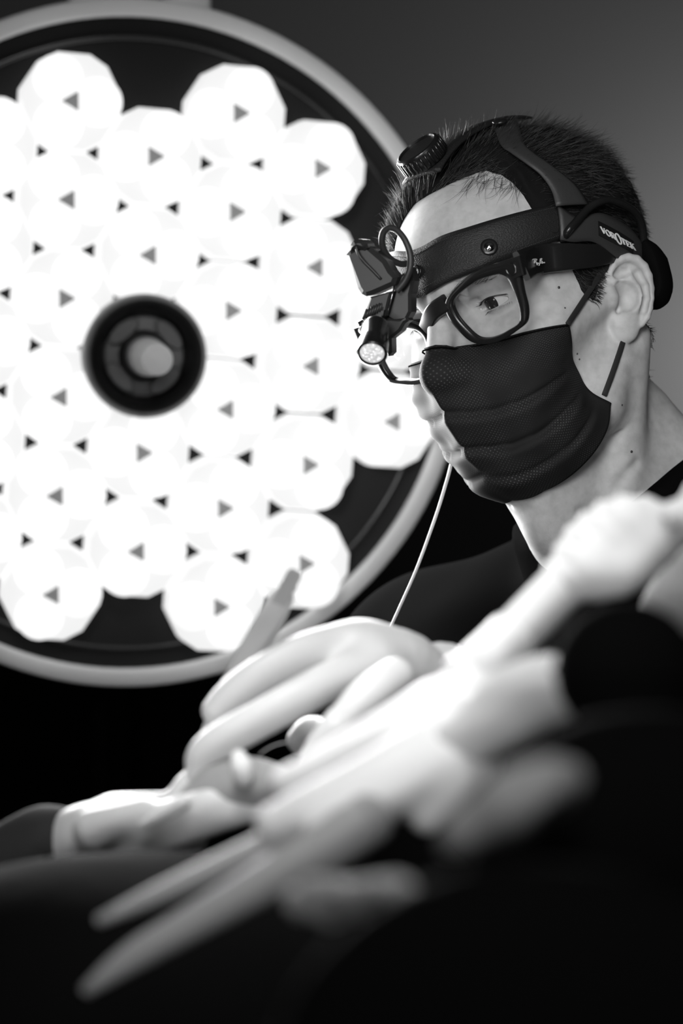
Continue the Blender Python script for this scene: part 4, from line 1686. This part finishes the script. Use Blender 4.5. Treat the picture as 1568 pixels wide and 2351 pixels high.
def strip3(A):
    n = nrm(cdir(-.28, .10, -.95))
    c = fpx((345, 1165), 1.6412)
    out = []
    for u, v in A:
        D = px(u, v, 1.0) - CAM
        out.append(CAM + D * (((c - CAM) @ n) / (D @ n)))
    return np.array(out), np.tile(n, (len(A), 1))


wd = word('VOROTEK', pix((250, 1245), 780, 480, 4.612), np.array([30, -15.0]) / 4.612, np.array([-12, -34.0]) / 4.612, big=(3,))
V, F = stroke_mesh(wd, strip3, .75, .0001)
obj('engraved_lettering', V, F, mat('grey_print', .22, .5), hs, smooth=False)
slab([(330, 1215), (480, 1150), (640, 1160), (720, 1120), (745, 1180), (700, 1210), (650, 1290), (540, 1370), (540, 1520), (500, 1560), (440, 1500), (300, 1400)], 1.652, .016, M_lampblack, 'lower_block', .002)
LTA = nrm(cdir(-.10, .66, -.74))
lt0 = fpx((342, 1530), 1.612)
rr_ = .0103
V, F = lathe([(.0082, -.031), (.0090, -.028), (.0092, -.014), (rr_, -.012), (rr_, .0), (rr_ * .9, .0012), (rr_ * .87, -.0005)], lt0, LTA, 40)
ltube = obj('light_tube', V, F, M_black_plastic, hlight, auto=40)
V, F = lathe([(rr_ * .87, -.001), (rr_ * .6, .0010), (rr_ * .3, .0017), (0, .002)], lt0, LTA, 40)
M_lampglass = add_bump(mat('faceted_lamp_glass', 0.85, 0.08, 0.5, emit=0.55), 380, 1.0, .004, 'VORONOI')  # glow stands in for the bright reflection in the glass
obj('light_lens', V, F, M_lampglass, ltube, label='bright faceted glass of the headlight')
# cable loop
lpz = [((600, 870), 1.640), ((690, 760), 1.638), ((745, 620), 1.636), ((745, 480), 1.636), ((690, 330), 1.638), ((610, 230), 1.641), ((530, 200), 1.644), ((465, 240), 1.647), ((445, 330), 1.650), ((470, 440), 1.654), ((540, 530), 1.658), ((640, 580), 1.662), ((720, 575), 1.666)]
V, F = tube(catmull([fpx(a, d) for a, d in lpz], 8), .0023, 12)
obj('cable_loop', V, F, mat('rubber_cable', .03, .45), hlight)

# ------------------------------------------------------------------ gloved hands in the foreground
M_glove2 = add_bump(mat('white_glove_rubber', 0.76, 0.42, spec=0.35), 60, 0.10, 0.002)
M_gown = add_bump(mat('white_gown_cloth', 0.66, 0.8, spec=0.2), 35, 0.3, 0.004)


def chain3(pts):
    """(u, v, distance, radius in pixels) list to smooth room points and radii in metres"""
    P = np.array([px(u, v, d) for u, v, d, r in pts])
    r = np.array([rr * d / FPX for u, v, d, rr in pts])
    Q = catmull(np.c_[P, r], 4)
    return Q[:, :3], Q[:, 3]


def f_fingers(P, fingers, k=.004, blend=.010, knuckle=True):
    d = None
    for pts in fingers:
        C, R_ = pts
        c = s_chain(P, C, list(R_), 0)
        d = c if d is None else smin(d, c, blend if knuckle else k)
    return d


def bounds(chs, pad=.03):
    A = np.concatenate([c[0] for c in chs])
    m = max(c[1].max() for c in chs)
    return A.min(0) - m - pad, A.max(0) + m + pad


# the surgeon's right hand: first two fingers stretched to the left, thumb and small fingers folded below
H1 = dict(
    index=chain3([(842, 1478, 1.420, 52), (760, 1482, 1.405, 47), (690, 1502, 1.395, 45), (600, 1548, 1.385, 43), (535, 1596, 1.380, 41), (497, 1632, 1.378, 34)]),
    middle=chain3([(860, 1535, 1.395, 55), (770, 1560, 1.375, 47), (690, 1600, 1.360, 46), (590, 1655, 1.350, 44), (510, 1700, 1.345, 43), (466, 1735, 1.345, 38), (456, 1775, 1.347, 30)]),
    ring=chain3([(880, 1575, 1.40, 50), (830, 1640, 1.415, 42), (760, 1690, 1.425, 40), (715, 1680, 1.435, 36), (690, 1700, 1.44, 32)]),
    little=chain3([(930, 1590, 1.41, 44), (890, 1670, 1.425, 36), (820, 1710, 1.435, 34), (770, 1700, 1.44, 30)]),
    thumb=chain3([(905, 1560, 1.355, 50), (850, 1600, 1.338, 50), (790, 1655, 1.330, 44), (735, 1720, 1.328, 36), (705, 1765, 1.330, 28)]),
)
palm = chain3([(1010, 1590, 1.43, 62), (930, 1530, 1.42, 80), (860, 1515, 1.41, 76), (830, 1500, 1.41, 66)])


def f_hand1(P):
    d = s_chain(P, palm[0], list(palm[1]), 0)
    for nme in ('index', 'middle', 'ring', 'little', 'thumb'):
        C, R_ = H1[nme]
        c = s_chain(P, C, list(R_), 0)
        d = smin(d, c, .012)
        if nme == 'index':
            di = c
    # web between the stretched fingers stays open, with small folds of the glove
    cr = chain3([(735, 1505, 1.36, 10), (660, 1545, 1.345, 12), (590, 1595, 1.335, 12), (530, 1632, 1.335, 8)])
    d = smax(d, -s_chain(P, cr[0], list(cr[1]), 0), .008)
    for w in ([(800, 1530, 1.335, 5), (775, 1580, 1.33, 6), (765, 1610, 1.33, 5)], [(835, 1545, 1.335, 4), (800, 1590, 1.325, 5), (770, 1640, 1.32, 5)], [(930, 1480, 1.37, 4), (955, 1520, 1.36, 6), (965, 1560, 1.36, 6)]):
        c = chain3(w)
        d = smax(d, -s_chain(P, c[0], list(c[1]), 0), .006)
    return d


lo_, hi_ = bounds(list(H1.values()) + [palm])
V, F = isosurface(f_hand1, lo_, hi_, .0022)
obj('glove', V, F, M_glove2, surgeon, label='white glove on the right hand, first two fingers stretched out')
# cuff of the right glove over the sleeve
q = [palm[0][0] + (WR_R - palm[0][0]) * t for t in (0, .35, .7)]
V, F = tube(catmull(q + [WR_R + nrm(ELB_R - WR_R) * .04], 5), .030, 24)
obj('glove_cuff', V, F, M_glove2, surgeon)

# tweezers between the fingers
tw = thing('tweezers', px(560, 1520, 1.40), 'flat steel tweezers standing up behind the gloved index finger', 'tweezers')
M_steel = mat('satin_steel', 0.5, 0.4, 0.35)
ta, tb = px(655, 1358, 1.405), px(548, 1560, 1.425)
dax = nrm(tb - ta)
wv = nrm(np.cross(dax, FWD))
for s in (-1, 1):
    P = [ta + FWD * .0016 * s, ta + (tb - ta) * .35 + FWD * .004 * s + wv * .0016 * s, tb + FWD * .005 * s + wv * .003 * s, tb + dax * .035 + FWD * .003 * s + wv * .002 * s, tb + dax * .075 + FWD * .0008 * s]
    V, F = tube(catmull(P, 6), np.interp(np.linspace(0, 1, 25), [0, .05, .6, 1], [.75, 1, .9, .2]), 14, ref=FWD, flat=(.0135, .0016))
    obj('tweezer_arm', V, F, M_steel, tw, auto=50)
V, F = prism([(-.0045, -.010), (.0045, -.010), (.0045, .012), (.003, .015), (-.003, .015), (-.0045, .012)], ta - FWD * .0030, wv, -dax, -FWD, .0006)
obj('grip_plate', V, F, mat('dark_steel', .4, .5, .3), tw, smooth=False)
V, F = tube(catmull([ta - dax * .003 - FWD * .0018, ta - dax * .0045, ta - dax * .003 + FWD * .0018], 5), 1.0, 12, ref=wv, flat=(.0016, .0105))
obj('spring_end', V, F, M_steel, tw)

# assistant's arm from the upper right: crumpled gown sleeve, cuff rings, gloved hand
assistant = thing('person', np.array([*px(2350, 1200, 1.25)[:2], 0.0]), 'assistant beside the camera, blurred, reaching in with a white gowned arm and glove', 'person')
sl = chain3([(1300, 1340, 1.18, 60), (1345, 1305, 1.185, 80), (1400, 1265, 1.19, 96), (1450, 1232, 1.19, 88), (1490, 1208, 1.19, 52)])
ar = chain3([(1370, 1325, 1.17, 60), (1430, 1318, 1.17, 50), (1500, 1262, 1.18, 40), (1570, 1200, 1.19, 38), (1700, 1080, 1.21, 80), (2000, 930, 1.26, 140), (2350, 850, 1.30, 190)])


def f_sleeve(P):
    n = fbm(P, 70, 11, 3).astype(np.float32) * .0022
    d = s_chain(P, sl[0], list(sl[1]), 0)
    ax = nrm(sl[0][-1] - sl[0][0]).astype(np.float32)
    w = np.sin(((P - sl[0][0].astype(np.float32)) @ ax) * 620).astype(np.float32) * .0011
    d = smin(d + w, s_chain(P, ar[0], list(ar[1]), 0), .012)
    c = chain3([(1530, 1180, 1.165, 20), (1545, 1195, 1.165, 22)])
    d = smin(d, s_chain(P, c[0], list(c[1]), 0), .006)
    c = chain3([(1445, 1305, 1.150, 14), (1478, 1265, 1.152, 26), (1520, 1222, 1.155, 22)])
    d = smax(d, -s_chain(P, c[0], list(c[1]), 0), .010)
    return d + n


V, F = isosurface(f_sleeve, *bounds([sl, ar]), .004)
obj('gown_sleeve', V, F, M_gown, assistant)
for nme, a, b, ra, rb, m in (('knit_cuff', (1325, 1318, 1.182), (1160, 1478, 1.165), 58, 60, M_gown), ('glove_cuff', (1182, 1455, 1.162), (1070, 1578, 1.148), 66, 69, M_glove2)):
    A, B = px(*a), px(*b)
    ax = nrm(B - A)
    L = np.linalg.norm(B - A)
    ra, rb = ra * a[2] / FPX, rb * b[2] / FPX
    V, F = lathe([(ra * .97, 0), (ra, .003), (ra * .985, L * .3), (rb * .985, L * .85), (rb * 1.03, L - .006), (rb * 1.045, L - .003), (rb * 1.03, L), (rb * .9, L + .001)], A, ax, 40)
    V = V + np.c_[fbm(V, 90, 5, 2), fbm(V, 90, 6, 2), fbm(V, 90, 8, 2)] * .0008
    obj(nme, V, F, m, assistant)
HA = dict(
    index=chain3([(985, 1625, 1.140, 58), (900, 1675, 1.125, 52), (810, 1722, 1.115, 48), (725, 1768, 1.110, 43), (655, 1796, 1.108, 36)]),
    middle=chain3([(1030, 1690, 1.115, 64), (930, 1742, 1.095, 60), (820, 1800, 1.080, 56), (720, 1850, 1.070, 54), (630, 1892, 1.066, 46)]),
    ring=chain3([(1060, 1730, 1.10, 58), (960, 1800, 1.075, 54), (850, 1860, 1.06, 50), (740, 1915, 1.05, 44)]),
    little=chain3([(1100, 1750, 1.10, 48), (1030, 1830, 1.08, 42), (980, 1880, 1.07, 34)]),
    thumb=chain3([(1090, 1640, 1.115, 50), (1130, 1618, 1.100, 40), (1165, 1606, 1.095, 26)]),
)
pa_ = chain3([(1085, 1565, 1.148, 62), (1065, 1620, 1.140, 80), (1030, 1670, 1.125, 84)])


def f_hand2(P):
    d = s_chain(P, pa_[0], list(pa_[1]), 0)
    for c in HA.values():
        d = smin(d, s_chain(P, c[0], list(c[1]), 0), .010)
    for w in ([(1010, 1640, 1.08, 7), (920, 1695, 1.06, 9), (820, 1752, 1.05, 9), (720, 1805, 1.05, 8)],):
        c = chain3(w)
        d = smax(d, -s_chain(P, c[0], list(c[1]), 0), .006)
    return d


V, F = isosurface(f_hand2, *bounds(list(HA.values()) + [pa_]), .0026)
obj('glove', V, F, M_glove2, assistant)
pn = chain3([(1500, 1440, 1.27, 50), (1580, 1370, 1.27, 90), (1720, 1300, 1.28, 130), (2000, 1150, 1.30, 170), (2350, 1000, 1.31, 190)])
f_pn = lambda P: s_chain(P, pn[0], list(pn[1]), 0) + fbm(P, 60, 17, 3).astype(np.float32) * .003
V, F = isosurface(f_pn, *bounds([pn]), .006)
obj('gown_skirt', V, F, add_bump(mat('grey_gown_cloth', 0.3, .8, spec=.1), 60, .3, .003), assistant)
# body of the assistant, outside the frame, holds the arm up
AS = px(2350, 850, 1.30)
def f_asst(P):
    b = np.array([AS[0] + .16, AS[1] - .05, 0])
    d = s_cap(P, b + Z * .95, b + Z * 1.28, .14, .16)
    d = smin(d, s_cap(P, b + Z * 1.33, AS, .07, .052), .05)
    d = smin(d, s_cap(P, b + Z * 1.35, b + Z * 1.47, .055, .052), .04)
    d = smin(d, s_ell(P, b + Z * 1.60, (.075, .095, .115)), .02)
    for s in (-1, 1):
        d = smin(d, s_cap(P, b + Z * .95 + RIGHT * .09 * s, b + Z * .05 + RIGHT * .11 * s, .09, .05), .04)
    return d


V, F = isosurface(f_asst, (AS[0] - .15, AS[1] - .35, 0), (AS[0] + .45, AS[1] + .3, 1.8), .014)
obj('body', V, F, M_shirt, assistant)

# second helper's hand from the left, dark sleeve
helper = thing('person', np.array([*px(-900, 1900, 1.40)[:2], 0.0]), 'helper across the table, only a gloved hand and dark sleeve reaching in from the left', 'person')
HB = dict(
    index=chain3([(265, 1862, 1.395, 42), (335, 1848, 1.385, 30), (392, 1842, 1.38, 28), (430, 1800, 1.385, 28), (452, 1778, 1.39, 24)]),
    middle=chain3([(300, 1900, 1.36, 44), (380, 1872, 1.335, 34), (460, 1846, 1.325, 32), (540, 1822, 1.325, 28)]),
    ring=chain3([(300, 1935, 1.36, 40), (400, 1915, 1.335, 36), (500, 1880, 1.325, 34), (585, 1858, 1.325, 28)]),
    little=chain3([(270, 1955, 1.37, 38), (370, 1945, 1.35, 28), (450, 1925, 1.345, 26)]),
    thumb=chain3([(215, 1905, 1.35, 50), (275, 1880, 1.345, 36), (330, 1862, 1.345, 28)]),
)
pb_ = chain3([(125, 1950, 1.40, 62), (190, 1925, 1.39, 78), (260, 1905, 1.38, 70)])


def f_hand3(P):
    d = s_chain(P, pb_[0], list(pb_[1]), 0)
    for c in HB.values():
        d = smin(d, s_chain(P, c[0], list(c[1]), 0), .009)
    c = chain3([(262, 1905, 1.325, 14), (290, 1888, 1.325, 26), (315, 1890, 1.325, 14)])
    return smax(d, -s_chain(P, c[0], list(c[1]), 0), .008)


V, F = isosurface(f_hand3, *bounds(list(HB.values()) + [pb_]), .0026)
obj('glove', V, F, M_glove2, helper)
hs_ = chain3([(-900, 2380, 1.46, 150), (-500, 2230, 1.44, 130), (-200, 2100, 1.42, 120), (30, 1985, 1.405, 98), (112, 1940, 1.40, 88)])
f_hs = lambda P: s_chain(P, hs_[0], list(hs_[1]), 0) + fbm(P, 60, 21, 3).astype(np.float32) * .004
V, F = isosurface(f_hs, *bounds([hs_]), .005)
M_slv = add_bump(mat('charcoal_cloth', 0.05, 0.85, spec=0.1), 300, .4, .001)
obj('sleeve', V, F, M_slv, helper)
V, F = lathe([(.0215, -.008), (.0232, -.004), (.0232, .005), (.021, .009)], px(112, 1955, 1.40), nrm(pb_[0][0] - hs_[0][-4]), 32)
obj('sleeve_cuff', V, F, M_shirt, helper)
HS = hs_[0][0]
def f_help(P):
    b = np.array([HS[0] - .22, HS[1] + .02, 0])
    d = s_cap(P, b + Z * .9, b + Z * 1.2, .14, .16)
    d = smin(d, s_cap(P, b + Z * 1.22, b + Z * 1.25 + FWD * .15, .06, .05), .05)
    d = smin(d, s_cap(P, b + Z * 1.22, HS, .06, .04), .05)
    d = smin(d, s_ell(P, b + Z * 1.52, (.075, .095, .115)), .02)
    d = smin(d, s_cap(P, b + Z * 1.25, b + Z * 1.45, .055, .052), .04)
    for s in (-1, 1):
        d = smin(d, s_cap(P, b + Z * .9 + FWD * .09 * s, np.array([b[0], b[1] + .1 * s, .05]), .09, .05), .04)
    return d


V, F = isosurface(f_help, (HS[0] - .5, HS[1] - .3, 0), (HS[0] + .15, HS[1] + .3, 1.75), .014)
obj('body', V, F, M_shirt, helper)

# ------------------------------------------------------------------ operating table and what lies on it
M_drape = add_bump(mat('dark_drape', 0.003, 0.9, spec=0.03), 30, .3, .004)
M_pale = add_bump(mat('pale_cloth', 0.5, 0.8, spec=0.2), 40, .3, .004)
M_gauze = add_bump(mat('white_gauze', 0.85, 0.9, spec=0.1), 120, .5, .002)
M_grey = add_bump(mat('grey_cloth', 0.34, 0.8, spec=0.2), 50, .25, .003)
table = thing('operating_table', np.array([*px(450, 2000, 1.35)[:2], 0.0]), 'operating table under a dark drape below the gloved hands', 'table')
tz = px(500, 2150, 1.30)[2] - .10
tc = px(300, 2150, 1.25)


def f_table(P):
    q = P - np.array([tc[0] - .05, tc[1], tz - .035], np.float32)
    b = np.maximum(np.abs(q) - np.array([.22, .26, .02], np.float32), -1)
    d = np.sqrt((np.maximum(b, 0) ** 2).sum(1)) + np.minimum(b.max(1), 0) - .015
    d = smin(d, s_ell(P, px(330, 2520, 1.24), (.22, .13, .125)), .06)
    return d + fbm(P, 22, 31, 3).astype(np.float32) * .006


V, F = isosurface(f_table, (tc[0] - .34, tc[1] - .34, tz - .16), (tc[0] + .38, tc[1] + .34, tz + .12), .008)
obj('drape', V, F, M_drape, table)
V, F = lathe([(.24, 0), (.24, .04), (.05, .07), (.05, tz - .075)], np.array([tc[0] - .05, tc[1], 0]), Z, 32)
obj('pedestal', V, F, M_matte_black, table, auto=40)


def cloth(name, pts, m, label, cat, k=.006, n=.002, res=.004, seed=3, group=None, fl=None):
    c = chain3(pts)
    f = lambda P: s_chain(P, c[0], list(c[1]), 0) + fbm(P, 80, seed, 3).astype(np.float32) * n
    V, F = isosurface(f, *bounds([c]), res)
    o = obj(name, V, F, m, None, base=V.mean(0))
    return tag(o, label, cat, group)


# grey folded cloth with a raised point between the hands
gp = [chain3(p) for p in ([(400, 1905, 1.345, 46), (480, 1850, 1.335, 60), (550, 1815, 1.33, 58), (640, 1800, 1.325, 40)], [(470, 1840, 1.335, 40), (500, 1790, 1.34, 34), (535, 1750, 1.345, 14)], [(535, 1748, 1.345, 12), (590, 1762, 1.34, 18), (640, 1785, 1.335, 22)])]


def f_gc(P):
    d = None
    for c in gp:
        e = s_chain(P, c[0], list(c[1]), 0)
        d = e if d is None else smin(d, e, .010)
    for w in ([(505, 1755, 1.315, 6), (507, 1785, 1.31, 10), (510, 1815, 1.31, 6)], [(605, 1830, 1.30, 8), (600, 1860, 1.30, 12), (615, 1880, 1.30, 8)]):
        c = chain3(w)
        d = smax(d, -s_chain(P, c[0], list(c[1]), 0), .006)
    return d + fbm(P, 120, 41, 2).astype(np.float32) * .0012


V, F = isosurface(f_gc, *bounds(gp), .0026)
tag(obj('folded_cloth', V, F, M_grey, None, base=V.mean(0)), 'small grey folded cloth with a raised tip between the gloved hands', 'cloth')
cloth('gauze_swab', [(548, 1740, 1.312, 17), (556, 1765, 1.308, 25), (562, 1785, 1.307, 22)], M_gauze, 'bright white rolled gauze swab on the grey folded cloth', 'gauze', res=.002, n=.0008)
cloth('finger_highlight', [(330, 1895, 1.318, 14), (375, 1868, 1.312, 17), (420, 1842, 1.308, 18)], M_gauze, 'narrow white strip standing for the lit edge of the fingers at the left', 'gauze', res=.002, n=.0008)  # white strip added as the highlight along the fingers

# two long bars held by the fingers, running down to the left
M_bar = mat('pale_bar', 0.36, 0.45, spec=0.4)
for pts, lab in (([(760, 1872, 1.075, 40), (640, 1930, 1.07, 36), (500, 1992, 1.065, 30), (380, 2045, 1.06, 25), (230, 2112, 1.055, 13)], 'upper of two long blurred grey bars running from the gloved fingers to the lower left'), ([(850, 1880, 1.05, 62), (740, 1950, 1.045, 60), (600, 2030, 1.04, 50), (440, 2120, 1.035, 42), (300, 2200, 1.03, 34), (200, 2272, 1.03, 15)], 'lower and thicker of two long blurred grey bars running to the lower left')):
    c = chain3(pts)
    V, F = tube(c[0], c[1], 16)
    k = len(c[0])
    e0, e1 = lathe([(c[1][0] * math.cos(t), c[1][0] * .8 * math.sin(t)) for t in np.linspace(0, 1.57, 6)], c[0][0], c[0][0] - c[0][1], 16), lathe([(c[1][-1] * math.cos(t), c[1][-1] * .8 * math.sin(t)) for t in np.linspace(0, 1.57, 6)], c[0][-1], c[0][-1] - c[0][-2], 16)
    br = thing('long_bar', c[0][k // 2], lab, 'bar')
    obj('shaft', V, F, M_bar, br)
    obj('end_cap', *e0, M_bar, br)
    obj('end_cap', *e1, M_bar, br)
# things between the dark pads
cloth('cloth_fold', [(1070, 1700, 1.095, 70), (1140, 1650, 1.09, 82), (1230, 1590, 1.08, 80), (1340, 1570, 1.06, 66), (1440, 1580, 1.05, 40)], M_gown, 'pale cloth fold squeezed between the two upper dark pads', 'cloth', seed=7)
cloth('cloth_fold', [(950, 1992, .80, 30), (1040, 1936, .79, 56), (1140, 1872, .785, 66), (1230, 1820, .785, 40), (1300, 1790, .80, 20)], M_pale, 'pale cloth fold squeezed between the lower dark pads', 'cloth', seed=8, n=.007)
cloth('cloth_fold', [(690, 2085, .92, 28), (760, 2075, .90, 40), (850, 2058, .86, 40), (930, 2040, .82, 34), (1020, 2090, .78, 34)], M_pale, 'short pale cloth end lying left of the lowest dark pad', 'cloth', seed=9, n=.006)

# black rounded pads in the near foreground
M_pad = mat('black_padding', 0.005, 0.9, spec=0.03)


def pad(c, r, label, seed, rot=0.0):
    O = px(*c)
    s = c[2] / FPX
    rx, ry, rz = r[0] * s, r[1] * s, r[2] * s
    ca, sa = math.cos(rot), math.sin(rot)
    Rm = np.stack([RIGHT * ca - UPV * sa, RIGHT * sa + UPV * ca, FWD], 1)
    f = lambda P: s_ell(P, O, (rx, ry, rz), Rm) + fbm(P, 40, seed, 2).astype(np.float32) * .0015
    m = max(rx, ry, rz) + .01
    V, F = isosurface(f, O - m, O + m, .006)
    o = obj('black_pad', V, F, M_pad, None, base=O)
    tag(o, label, 'pad', 'black rounded pads in the near foreground')
    V, F = tube(O + (np.outer(np.cos(np.linspace(0, 6.283, 60, endpoint=False)), Rm[:, 0]) * rx + np.outer(np.sin(np.linspace(0, 6.283, 60, endpoint=False)), Rm[:, 2]) * rz) * 1.0, .0018, 8, closed=True)
    obj('piping', V, F, M_pad, o)
    return o


pad((1440, 1540, .98), (165, 160, 150), 'black rounded pad, uppermost of three stacked at the right edge', 51)
pad((1480, 1960, .86), (400, 330, 260), 'black rounded pad, middle and widest of three at the right edge', 52, -.2)
pad((1220, 2440, .76), (600, 460, 260), 'black rounded pad, lowest of three at the bottom of the frame', 53, -.1)

# fine things: suture thread, cord hanging behind the mask
th1 = [px(*a) for a in ((596, 1732, 1.375), (612, 1720, 1.378), (635, 1709, 1.38), (662, 1704, 1.382))]
V, F = tube(catmull(th1, 6), .00028, 6)
tag(obj('suture_thread', V, F, M_white_print, None, base=V.mean(0)), 'fine white suture thread arching below the gloved fingers', 'thread')
cd = [px(*a) for a in ((1030, 1010, 1.80), (1037, 1055, 1.80), (1018, 1130, 1.79), (992, 1210, 1.785), (955, 1310, 1.78), (915, 1400, 1.775), (888, 1462, 1.77), (870, 1520, 1.76))]
V, F = tube(catmull(cd, 6), .0011, 8)
tag(obj('white_cord', V, F, mat('white_cord_sheath', .7, .5), None, base=V.mean(0)), 'thin white cord hanging straight down from behind the mask', 'cord')
